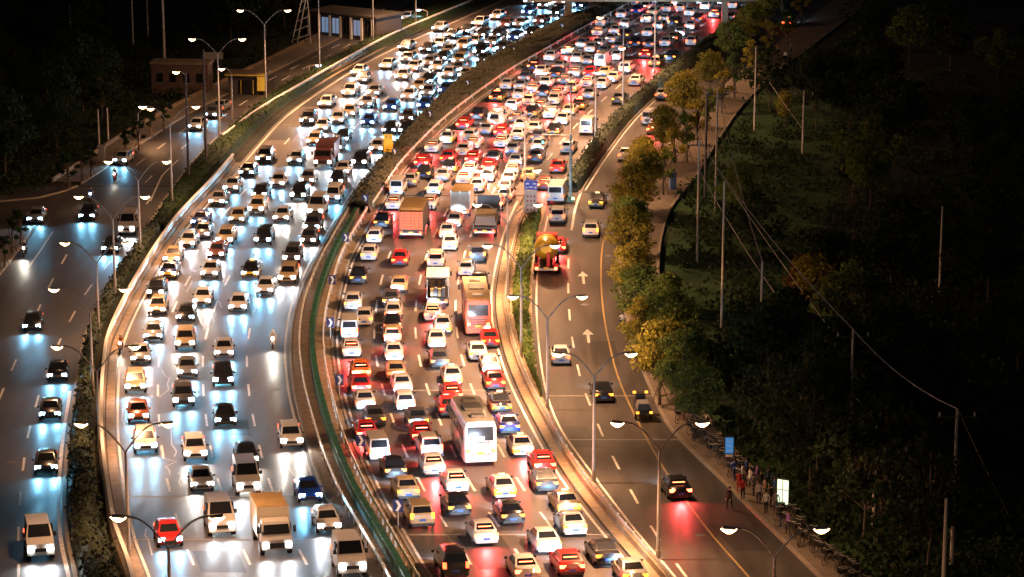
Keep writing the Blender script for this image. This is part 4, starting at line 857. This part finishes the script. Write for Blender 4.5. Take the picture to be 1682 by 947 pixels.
def person(loc, rz, top, bot, pose, label, group=None, hat=False):
    key = (top, bot, pose)
    if key not in PB: PB[key] = person_mesh(pose, CL[top], CL[bot])
    r = empty('person', loc, rz, label, 'person', group); r.scale = (.88,) * 3
    link('body', PB[key], r)
    if hat: link('helmet', helmet_me, r)
    else:
        link('hair', hair_me, r)
        link('face', face_me, r)
    return r
def bike_meshes():
    w_ = MB()
    ring = [(math.cos(2 * math.pi * k / 16) * .33, math.sin(2 * math.pi * k / 16) * .33) for k in range(17)]
    w_.tube([(0, a, b) for a, b in ring], .022, 5)
    for k in range(6): an = math.pi * k / 6; w_.tube([(0, math.cos(an) * .32, math.sin(an) * .32), (0, -math.cos(an) * .32, -math.sin(an) * .32)], .005, 3)
    w_.tube([(-.03, 0, 0), (.03, 0, 0)], .03, 6)
    return w_
bw = bike_meshes().mesh('wheel', M['dark_pole'])
FR = MB()
for a, b in (((0, -.5, .33), (0, -.05, .3)), ((0, -.05, .3), (0, -.18, .82)), ((0, -.5, .33), (0, -.17, .72)), ((0, -.16, .7), (0, .36, .78)), ((0, -.05, .3), (0, .37, .68)), ((0, .36, .95), (0, .52, .33))): FR.tube([a, b], .018, 5)
HB = MB().tube([(-.27, .26, 1.0), (-.1, .35, .98), (.1, .35, .98), (.27, .26, 1.0)], .015, 5).mesh('handlebar', M['steel'])
SD = MB().box((0, -.2, .86), (.15, .26, .06), taper=.8).mesh('saddle', M['black_trim']); BK = MB().box((0, .52, .86), (.3, .24, .22), taper=1.2).mesh('basket', M['black_trim'])
fr_red = FR.mesh('frame', mat('frame_red', (.5, .05, .06), .4)); fr_blk = FR.mesh('frame', M['black_trim']); fr_gry = FR.mesh('frame', M['pole']); fr_org = FR.mesh('frame', mat('frame_orange', (.6, .25, .05), .4))
def bicycle(loc, rz, fr, label, group=None):
    r = empty('bicycle', loc, rz, label, 'bicycle', group)
    link('frame', fr, r); link('handlebar', HB, r); link('saddle', SD, r); link('basket', BK, r)
    for y in (-.5, .52): o = link('wheel', bw, r); o.location = (0, y, .35)
    return r
def scooter(loc, rz, m, label, headlight=None, tail=False):
    r = empty('motor_scooter', loc, rz, label, 'scooter')
    b = MB(); b.box((0, -.35, .58), (.32, .9, .32), taper=.8); b.box((0, .15, .32), (.3, .5, .1)); b.box((0, .5, .72), (.34, .14, .7), taper=.7); b.build('bodywork', m, r)
    MB().box((0, -.35, .8), (.28, .75, .1), taper=.85).build('seat', M['black_trim'], r); MB().tube([(-.33, .38, 1.08), (0, .48, 1.04), (.33, .38, 1.08)], .02, 5).build('handlebar', M['steel'], r)
    for y in (-.6, .68): MB().tube([(-.06, y, .26), (.06, y, .26)], .26, 12).build('wheel', M['tyre'], r)
    MB().tube([(0, .5, .9), (0, .66, .3)], .03, 5).build('fork', M['steel'], r)
    MB().box((0, .6, .9), (.2, .08, .16)).build('headlight', M['head_warm'], r)
    MB().box((0, -.82, .66), (.2, .05, .1)).build('taillight', M['tail'], r)
    if headlight: spot('headlight_beam', r, (0, .75, .9), (R(82), 0, 0), 700 * headlight, (1, .9, .75), 90, 1.0, .08)
    return r
p = P(449, 570, .01); scooter(p, math.pi, M['white'], 'lone scooter with bright headlight in the empty lane left of the median', .8); person(p, math.pi, 'white', 'tan', (0, 0, 1), 'scooter rider in pale clothes alone in the oncoming lane beside the median', hat=True)
p = P(199, 578, .01); scooter(p, math.pi, CL['orange'], 'orange scooter hugging the left parapet beside a street lamp arm', .2); person(p, math.pi, 'orange', 'black', (0, 0, 1), 'rider in orange on the scooter beside the left parapet', hat=True)
p = P(41, 420, .01); scooter(p, math.pi, M['black_trim'], 'dark scooter with cool headlight near the left pavement corner', .7); person(p, math.pi, 'navy', 'black', (0, 0, 1), 'rider in dark clothes by the left pavement corner', hat=True)
p = P(150, 330, .01); scooter(p, math.pi, CL['blue'], 'blue lit scooter just behind the dark car on the outer road', .15); person(p, math.pi, 'blue', 'navy', (0, 0, 1), 'rider in vivid blue jacket behind the dark car on the outer road')
p = P(189, 297, .01); scooter(p, math.pi, M['paint_r'], 'small red scooter on the upper part of the outer road', .1); person(p, math.pi, 'grey', 'black', (0, 0, 1), 'rider in grey on the red scooter, upper outer road', hat=True)
p = P(702, 482, .01); scooter(p, 0, CL['purple'], 'scooter squeezing past the left side of the open framed lorry', 0); person(p, 0, 'white', 'navy', (0, 0, 1), 'rider in white squeezing past the open framed lorry', hat=True)
p = P(1022, 540, .01); bicycle(p, .05, fr_gry, 'bicycle ridden along the kerb of the side road below the trees'); person(p + Vector((0, -.05, -.05)), .05, 'white', 'black', (0, 0, 1), 'cyclist in white shirt riding beside the tree lined kerb')
# dark three wheeler with lamps
r = empty('three_wheeler', P(1057, 690, .01), heading(SR, 690), 'dark cargo three wheeler with four amber lamps beside the right kerb', 'three wheeler', None)
MB().box((0, .55, .75), (1.15, 1.9, .18)).build('load_bed', M['black_trim'], r); MB().box((0, .45, 1.05), (1.0, 1.5, .5), taper=.8).build('cargo', M['cargo_grey'], r); MB().box((0, 2.0, 1.0), (.9, .8, 1.1), taper=.75).build('cab', M['black_trim'], r)
for a, b, c_ in ((-.5, -.42, .7), (.5, -.42, .7), (-.45, 2.0, 1.6), (.45, 2.0, 1.6)): MB().box((a, b, c_), (.22, .1, .16)).build('lamp', M['tail_amber'], r)
for a, b in ((-.55, .2), (.55, .2), (0, 2.2)):
    o = link('wheel', wheel_me, r); o.location = (a, b, .3); o.scale = (.7, .9, .9)

# crowd at the bus stop, bicycles parked along the pavement
CR = [(1206, 792, 'blue', 'navy', .3), (1214, 812, 'red', 'red', 2.8), (1220, 824, 'red', 'black', .2), (1226, 790, 'blue', 'black', 1.2), (1232, 806, 'white', 'grey', 2.2), (1238, 818, 'grey', 'black', 4), (1243, 800, 'purple', 'navy', 5), (1250, 812, 'black', 'grey', .9), (1246, 830, 'white', 'navy', 3.3),
      (1256, 824, 'tan', 'black', 1.9), (1262, 806, 'navy', 'black', 2.9), (1266, 836, 'black', 'black', 4.1), (1272, 822, 'blue', 'grey', 5.2), (1258, 846, 'white', 'black', .4), (1274, 846, 'grey', 'navy', 3.0), (1219, 800, 'white', 'navy', 4.4), (1282, 868, 'black', 'navy', 1.0), (1294, 880, 'purple', 'black', 2.1)]
for i, (x, y, a, b, rz) in enumerate(CR):
    person(P(x, y, .14), rz, a, b, ((.3 if i % 3 else .9), (.4 if i % 2 else 1), 0), f'person in {a} top and {b} trousers, {ORD[i + 1]} from left in the bus stop crowd', 'people waiting at the bus stop')
person(P(1198, 836, .01), 2.6, 'black', 'black', (1.0, 1, 0), 'pedestrian in black stepping off the kerb onto the side road')
for i, (x, y) in enumerate([(1290, 102), (1277, 92), (1299, 88)]): person(P(x, y, .14), i * 1.7, ('white', 'tan', 'grey')[i], 'black', (.4, .5, 0), ['pedestrian in white on the far right pavement', 'pedestrian in tan on the far right pavement', 'pedestrian in grey on the far right pavement'][i])
def row(y0, y1, n, off, frs, label, grp):
    for i in range(n):
        y = y0 + (y1 - y0) * i / n + RNG.normal() * 1.0; x = SR(y) + (off + RNG.random() * 1.3) * S(y)
        bicycle(P(x, y, .14), heading(SR, y) + math.pi / 2 * (1 if RNG.random() < .85 else .7) + RNG.normal() * .15 + .9, frs[i % len(frs)], label % ORD[i + 1], grp)
row(590, 640, 12, .9, [fr_red, fr_red, fr_gry], '%s bicycle down the red shared cluster under the lowest roadside trees', 'red shared bicycles under the trees')
row(690, 800, 34, .9, [fr_blk, fr_gry, fr_org, fr_blk], '%s bicycle down the long parked row between kerb and bus stop sign', 'bicycles parked along the kerb')
row(850, 985, 34, .8, [fr_blk, fr_gry, fr_blk], '%s bicycle down the dark parked row below the bus stop', 'bicycles parked below the bus stop')
r = empty('bus_stop_sign', P(1197, 778, .14), 0, 'blue lit bus stop sign standing above the parked bicycles', 'bus stop sign')
MB().tube([(0, 0, 0), (0, 0, 1.1)], .05).build('post', M['dark_pole'], r); MB().box((0, 0, 1.75), (.62, .16, 1.5)).build('frame', M['navy'], r); MB().box((0, -.09, 1.9), (.54, .04, 1.1)).build('screen', M['screen_blue'], r)
mb = MB()
for q in range(3): mb.box((0, -.12, 2.2 - q * .33), (.4, .015, .035))
mb.build('lettering', M['plate_white'], r); MB().box((0, -.1, 1.18), (.5, .05, .16)).build('lower_strip', M['plate_white'], r)
r = empty('light_box', P(1286, 846, .14), -.5, 'bright green and white advertising light box at the bus stop end', 'light box')
MB().box((0, 0, .3), (.9, .2, .6)).build('plinth', M['dark_pole'], r); MB().box((0, 0, 1.45), (.85, .2, 1.75)).build('frame', M['dark_pole'], r)
MB().box((.0, -.11, 1.45), (.75, .04, 1.6)).build('screen', M['light_box'], r); MB().box((0, -.14, 1.45), (.05, .03, 1.6)).box((0, -.145, 1.6), (.75, .03, .05)).build('glazing_bar', M['plate_white'], r)
# ------------------------------------------------------------------ trees
def tree_me(seed, h, cr, n, leafm, size=.26, trunk_h=.3, squash=1.0):
    rs = np.random.default_rng(seed); T = MB(); base = h * trunk_h
    T.tube([(0, 0, 0), (rs.normal() * .05, 0, base * .6), (rs.normal() * .1, rs.normal() * .1, base), (rs.normal() * .2, rs.normal() * .2, h * .75)], [.13, .1, .08, .03], 7)
    Cw = MB()
    for k in range(n):
        a = rs.random() * 6.283; u = rs.random() ** .6; zz = base + (h - base) * (.12 + .85 * rs.random()); prof = math.sin(math.pi * min(1, max(.08, (zz - base) / (h - base)))) ** .6
        cx, cy = math.cos(a) * cr * u * prof, math.sin(a) * cr * u * prof
        T.tube([(0, 0, base * .9 + (zz - base) * .3), (cx * .6, cy * .6, zz - .4), (cx, cy, zz)], [.045, .03, .012], 4)
        leaf_cloud(Cw, (cx, cy, zz), (cr * .34, cr * .34, cr * .26 * squash), 62, size)
    return T.mesh('trunk', M['bark'], .6), Cw.mesh('crown', leafm)
TV = {}
def tree(x, y, h, cr, kind, label, group, seed=0, name='street_tree', base=.12, s=1.0, n=26, size=.26):
    key = (kind, seed, h, cr)
    if key not in TV: TV[key] = tree_me(seed * 7 + 3, h, cr, n, M[kind], size)
    r = empty(name, P(x, y, base), RNG.random() * 6.28, label, 'tree', group); r.scale = (s, s, s)
    link('trunk', TV[key][0], r); link('crown', TV[key][1], r); return r
stake_me = MB()
for k in range(3): an = k * 2.094; stake_me.tube([(math.cos(an) * .7, math.sin(an) * .7, 0), (math.cos(an) * .08, math.sin(an) * .08, 1.7)], .035, 5)
stake_me = stake_me.mesh('stake', M['wood']); rail_me = MB().tube([(.42, 0, .7), (-.2, .38, .7), (-.2, -.38, .7), (.42, 0, .7)], .03, 4).mesh('tie_rail', M['wood'])
ST = [(1160, 722), (1138, 690), (1128, 650), (1114, 612), (1106, 570), (1100, 668), (1078, 612), (1066, 560), (1056, 512), (1050, 468), (1050, 424), (1056, 384), (1072, 348), (1090, 322), (1072, 318), (1108, 292), (1128, 268), (1104, 262), (1146, 240), (1162, 216), (1140, 208), (1186, 188), (1206, 162), (1182, 158), (1232, 132), (1216, 112), (1262, 104), (1248, 82), (1292, 74), (1276, 52), (1316, 40), (1300, 22)]
for i, (x, y) in enumerate(ST):
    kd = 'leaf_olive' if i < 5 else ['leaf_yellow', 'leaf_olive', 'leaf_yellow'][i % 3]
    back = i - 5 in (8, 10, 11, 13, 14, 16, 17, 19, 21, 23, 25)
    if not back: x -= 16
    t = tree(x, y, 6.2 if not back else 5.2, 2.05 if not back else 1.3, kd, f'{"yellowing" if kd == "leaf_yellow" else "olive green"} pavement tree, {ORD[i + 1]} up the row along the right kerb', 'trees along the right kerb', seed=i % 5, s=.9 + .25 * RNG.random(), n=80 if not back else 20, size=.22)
    link('stake', stake_me, t); link('tie_rail', rail_me, t)
for i, (x, y) in enumerate([(250, 230), (228, 248), (206, 262), (270, 215), (150, 292), (112, 312), (136, 298), (20, 418), (8, 440), (34, 404)]):
    t = tree(x, y, 4.2, 1.1, 'leaf_dark', f'young staked tree, {ORD[i + 1]} one on the left pavement', 'young staked trees on the left pavement', seed=i % 2 + 20, s=.8 + .2 * RNG.random(), n=9)
    link('stake', stake_me, t); link('tie_rail', rail_me, t)
# park trees right and left: dark masses that the lamps only graze
def wood(region, n, kinds, grp, word, hh=(7, 11)):
    placed = []; tries = 0
    while len(placed) < n and tries < 4000:
        tries += 1; q = region()
        if q is None or any(abs(q[0] - a) < 26 and abs(q[1] - b) < 16 for a, b in placed): continue
        placed.append(q)
    placed.sort(key=lambda q: -q[1])
    for i, (x, y) in enumerate(placed):
        k = kinds[int(RNG.random() * len(kinds))]
        tree(x, y, 8.5, 3.4, k, f'{ {"leaf_dark": "dark green", "leaf_olive": "olive", "leaf_orange_lit": "orange lit", "leaf_yellow": "yellow"}[k]} {word}, {ORD[min(i + 1, 40)]} counted from the nearest', grp, seed=30 + i % 4, name='park_tree', base=0, s=.6 + .6 * RNG.random(), n=30, size=.42)
UP = [(1145, 432, 232, 1), (1185, 552, 300, 0), (1247, 672, 430, 0), (1394, 792, 540, 1), (1434, 866, 692, 0), (1562, 945, 668, 1), (1548, 990, 815, 0), (1239, 216, 80, 0), (1318, 252, 150, 1), (1543, 480, 340, 0), (1175, 350, 150, 1)]
def right_region():
    y = 60 + RNG.random() * 980; x = 1120 + RNG.random() * 640; m = WR(y)
    if (x > 1340 and y > 760 and RNG.random() < .75) or x < m + 50 or any(abs(x - a) < 42 and -10 < y - c < 190 for a, c, _, _ in UP): return None
    if 440 < y < 690 and x < m + 170 and RNG.random() < .8: return None
    return x, y
wood(right_region, 40, ['leaf_dark', 'leaf_dark', 'leaf_dark', 'leaf_olive', 'leaf_dark'], 'trees in the dark park', 'park tree right of the pavement')
def right2():
    y = 640 + RNG.random() * 330; x = WR(y) + 40 + RNG.random() * 120; return x, y
wood(right2, 12, ['leaf_dark', 'leaf_dark'], 'bushy trees behind the bus stop', 'bushy tree behind the bus stop')
def left_region():
    y = 20 + RNG.random() * 330; x = -60 + RNG.random() * 560; m = GW(y) if y < 311 else 0
    if x > m - 34 or (230 < x and 90 < y < 180) or y > 330: return None
    return x, y
wood(left_region, 34, ['leaf_dark'], 'trees in the dark left wood', 'wood tree left of the outer road')
for x, y, k, s_, lab in ((1337, 545, 'leaf_yellow', .75, 'small amber lit tree among the park poles'), (1322, 535, 'leaf_orange_lit', .7, 'small rust lit tree among the park poles'), (1290, 208, 'leaf_yellow', .5, 'small round yellow tree near the cable end'), (1216, 380, 'leaf_olive', .8, 'olive tree beyond the pavement bend')):
    tree(x, y, 8.5, 3.4, k, lab, 'park_trees lit by the lamps', seed=31, name='park_tree', base=0, s=s_, n=30, size=.42)  # orange lamplight on the small trees among the poles is put into leaf colour

def undergrowth(name, f, n, m):
    mb = MB(); c = 0
    while c < n:
        q = f()
        if q is None: continue
        c += 1; o = P(*q); s_ = .5 + RNG.random() * 1.1
        leaf_cloud(mb, o + Vector((0, 0, s_ * .5)), (s_ * 1.5, s_ * 2.2, s_ * .6), 34, .42)
    tag(mb.build(name, M[m]), kind='stuff')
def ug_r():
    y = 120 + RNG.random() * 900; x = 1120 + RNG.random() * 600; mm = WR(y)
    if x < mm + 12 + (150 * RNG.random() if 440 < y < 700 else 0): return None
    return x, y
def ug_l():
    y = 20 + RNG.random() * 300; x = -40 + RNG.random() * 560
    return (x, y) if x < GW(y) - 8 else None
undergrowth('undergrowth', ug_r, 1500, 'leaf_dark'); undergrowth('undergrowth', ug_l, 700, 'leaf_dark')
# ------------------------------------------------------------------ poles and cables
def upole(x, yb, yt, lab, arms=False, m='pole_pale', rad=.13):
    s = S(yb); H = (yb - yt) / s / CP; r = empty('utility_pole', P(x, yb), 0, lab, 'utility pole', 'utility poles beside the roads')
    MB().tube([(0, 0, 0), (0, 0, H)], [rad, rad * .7], 8).build('pole', M[m], r)
    if arms:
        MB().box((0, 0, H - .5), (2.2, .1, .12)).build('crossarm', M['dark_pole'], r)
        for a in (-1, 0, 1): MB().tube([(a, 0, H - .45), (a, 0, H - .2)], .06, 6).build('insulator', M['white'], r)
    return r, P(x, yb) + Vector((0, 0, H))
tops = {}
for i, (x, yb, yt, a) in enumerate(UP): tops[i] = upole(x, yb, yt, f'utility pole{" with crossarm" if a else ""} on the park side, {ORD[i + 1]} in the run', a, rad=.12)[1]
for i, (x, yb, yt) in enumerate([(219, 80, -20), (243, 60, -20), (270, 102, -30), (163, 243, 180), (178, 236, 178), (19, 235, 205), (116, 50, 5)]): upole(x, yb, yt, f'dim pole standing in the dark left wood, {ORD[i + 1]} one', rad=.12 if i != 2 else .2)
for i, (x, yb, yt) in enumerate([(310, 302, 122), (339, 280, 85), (1158, 332, 150)]): upole(x, yb, yt, ['dark brown pole left of the second parapet end', 'dark pole beside the tall street lamp', 'dark pole on the right pavement'][i], m='dark_pole', rad=.16)
def cable(a, b, sag, lab):
    pts = [a.lerp(b, k / 16) + Vector((0, 0, -4 * sag * (k / 16) * (1 - k / 16))) for k in range(17)]; o = MB().tube([p - a for p in pts], .028, 5).build('overhead_cable', M['cable']); o.location = a
    tag(o, lab, 'cable', 'overhead cables across the park')
cable(tops[10], tops[2], 1.0, 'overhead cable from the pavement pole down to the mid park pole'); cable(tops[0], tops[3], .8, 'overhead cable from the upper crossarm pole to the next crossarm pole')
cable(tops[3], tops[5], .6, 'overhead cable between the two lowest crossarm poles'); cable(tops[0], P(1375, 640, 4), .4, 'straight stay cable slanting from the upper crossarm pole'); cable(tops[5], P(1660, 860, .3), .1, 'stay wire slanting down right from the lowest crossarm pole')
cable(P(1145, 432, 9), P(1562, 945, 4.5), 2.0, 'long sagging cable crossing the dark park'); cable(tops[10] , tops[8], .5, 'cable between the far pavement pole and far park pole'); cable(P(1262, 216, 6), P(1316, 252, 3), .1, 'pale stay wire at the far park pole')
# tall traffic camera mast at the hedge tip
s_ = S(333); r = empty('camera_mast', P(937, 333, .15), 0, 'grey green camera mast at the hedge tip with long arm over the lanes', 'camera mast')
MB().tube([(0, 0, 0), (0, 0, 7.2)], [.2, .13], 10).build('mast', mat('mast_grey', (.3, .4, .4), .4, .4), r); MB().tube([(0, 0, 7.0), (-3.0, 0, 7.1)], .05, 6).build('arm', M['steel'], r)
MB().box((-2.9, 0, 6.3), (.36, .25, .7)).build('signal_box', M['dark_pole'], r); MB().box((-2.9, -.14, 6.3), (.2, .04, .3)).build('signal_lamp', emat('signal_cyan', (.2, .9, .9), 2.5), r)
MB().box((0, 0, .3), (.8, .8, .5), taper=.7).build('base_box', M['green'], r); MB().box((.25, -.42, .42), (.3, .05, .3)).build('status_lamp', emat('status_green', (.6, 1, .4), 2), r)
# ------------------------------------------------------------------ footbridge at the top
zb = (26 - 1.5) / S(26) / CP; a = P(700, 40, 0); b = P(1500, 40, 0); y0 = P(930, 36).y
r = empty('footbridge', (P(1060, 36).x, y0, 0), 0, 'concrete footbridge crossing the far lanes at the top edge', 'footbridge')
hb = (36 - 1.2) / S(36) / CP; MB().box((1, 0, hb + .5), (37, 3.0, 1.0)).build('deck', M['concrete'], r)
for sy in (-1.4, 1.4):
    MB().box((1, sy, hb + 1.5), (37, .08, .1)).build('handrail', M['steel'], r)
for x, y, wd in ((933, 36, 1.1), (1190, 36, .9), (845, 36, .0)):
    if wd: MB().box((P(x, y).x - P(1060, 36).x, 0, hb / 2), (wd, 1.2, hb)).build('pier', M['concrete'], r)
# ------------------------------------------------------------------ buildings by the outer road
r = empty('kiosk', P(408, 152), -.12, 'low dark roadside booth with thin yellow roof edge and yellow sign panel', 'kiosk')
MB().box((0, 0, 1.2), (4.6, 3, 2.4)).build('wall', M['dark_pole'], r); MB().box((0, -.2, 2.62), (5.2, 3.6, .3)).build('canopy', M['brick'], r); MB().box((0, -2.03, 2.6), (5.2, .06, .16)).build('roof_edge', M['canopy'], r); MB().box((.2, -1.53, 1.0), (2.4, .08, 1.8)).build('doorway', M['glass'], r)
MB().box((2.1, -1.9, 1.7), (1.0, .15, 2.2)).build('sign_panel', M['canopy'], r)
for a in (-.6, 1.0): MB().box((a, -1.58, 1.0), (.08, .06, 1.8)).build('door_post', M['canopy'], r)
r = empty('stone_wall_building', P(300, 150), -.1, 'low brick and stone building behind the left pavement trees', 'building')
MB().box((0, 0, 1.9), (7.4, 3, 3.8)).build('wall', M['brick'], r); MB().box((0, 0, 3.9), (7.8, 3.4, .3)).build('roof', M['concrete'], r)
for a in (-2.6, -.9, .9, 2.6): MB().box((a, -1.52, 2.0), (.8, .08, 1.2)).build('window', M['glass'], r); MB().box((a, -1.56, 1.35), (1.0, .12, .1)).build('window_sill', M['concrete'], r)
r = empty('notice_hoarding', P(351, 120), 0, 'small beige board on the wall beside the tall street lamp', 'sign'); MB().box((0, 0, 2.4), (2.6, .15, .9)).build('board', M['truck_box'], r)
for sx in (-1, 1): MB().box((sx, 0, 1), (.12, .12, 2)).build('post', M['dark_pole'], r)
r = empty('shop_building', P(560, 62), -.62, 'white columned shop front with blue lit windows by the upper outer road', 'shop')
MB().box((0, 3.2, 1.7), (13, 6, 3.4)).build('wall', M['dark_pole'], r); MB().box((0, 3.2, 3.5), (13.6, 6.8, .25)).build('roof', M['dark_pole'], r)
for k in range(7): MB().box((-6 + 2 * k, -.1, 1.6), (.3, .3, 3.2)).build('column', M['white'] if k % 3 else M['plate_white'], r)
for k in range(6):
    MB().box((-5 + 2 * k, .14, 1.7), (1.3, .1, 2.2)).build('window', M['shop_blue'] if k in (1, 2, 4) else M['glass'], r); MB().box((-5 + 2 * k, .07, 1.7), (.06, .06, 2.2)).build('glazing_bar', M['dark_pole'], r)
r = empty('lattice_mast', P(497, 72), .1, 'slender lattice of white struts rising beside the shop', 'lattice mast')
for a, b in (((-1.6, 0), (.2, .3)), ((-.8, 0), (.7, .2)), ((1.2, 0), (.4, .3))): MB().tube([(a[0], a[1], 0), (b[0] + .3, b[1], 8.5)], .09, 6).build('strut', M['white'], r)
for k in range(6): MB().tube([(-1.5 + .3 * k, 0, .6 + 1.3 * k), (1.1 - .1 * k, 0, 1.4 + 1.3 * k)], .05, 5).build('brace', M['white'], r)
for i, (x, y) in enumerate([(586, 52), (572, 56), (600, 44), (630, 30)]): person(P(x, y, .14), i * 1.3, ('black', 'navy', 'grey', 'tan')[i], 'black', (.5, .5, 0), f'pedestrian in {("black", "navy", "grey", "tan")[i]} on the pavement before the white columned shop')
r = empty('utility_cabinet', P(1105, 312, .14), .1, 'narrow blue grey cabinet standing on the right pavement', 'cabinet'); MB().box((0, 0, .9), (.7, .5, 1.8)).build('case', mat('cabinet_blue', (.2, .28, .45), .5), r); MB().box((0, -.26, .95), (.56, .03, 1.4)).build('door', mat('cabinet_door', (.25, .33, .5), .5), r); MB().box((0, 0, 1.84), (.8, .6, .08)).build('cap', M['steel'], r)
r = empty('gate_pillar', P(168, 268, .1), 0, 'lit stone gate pillar at the left pavement edge', 'gate pillar'); MB().box((0, 0, .9), (.7, .7, 1.8)).build('shaft', M['concrete'], r); MB().box((0, 0, 1.88), (.9, .9, .16)).build('capstone', M['kerb'], r)
for nm_, c_, a_, b_ in (('boundary_wall', GW, -40, 300),):
    pts = line(c_, a_, b_, 0, 6); o_ = pts[len(pts) // 2].copy(); ob = sweep([p - o_ for p in pts], rect(-.12, .12, 0, .55)).build(nm_, M['concrete']); ob.location = o_; tag(ob, 'low concrete wall along the outer edge of the left pavement', 'wall')
pts = line(WR, 120, 700, .1, 6); o_ = pts[len(pts) // 2].copy(); ob = sweep([p - o_ for p in pts], rect(-.1, .1, 0, .25)).build('park_wall', M['kerb']); ob.location = o_; tag(ob, 'low kerb wall separating the right pavement from the park', 'wall')
print('script objects', len(bpy.data.objects))
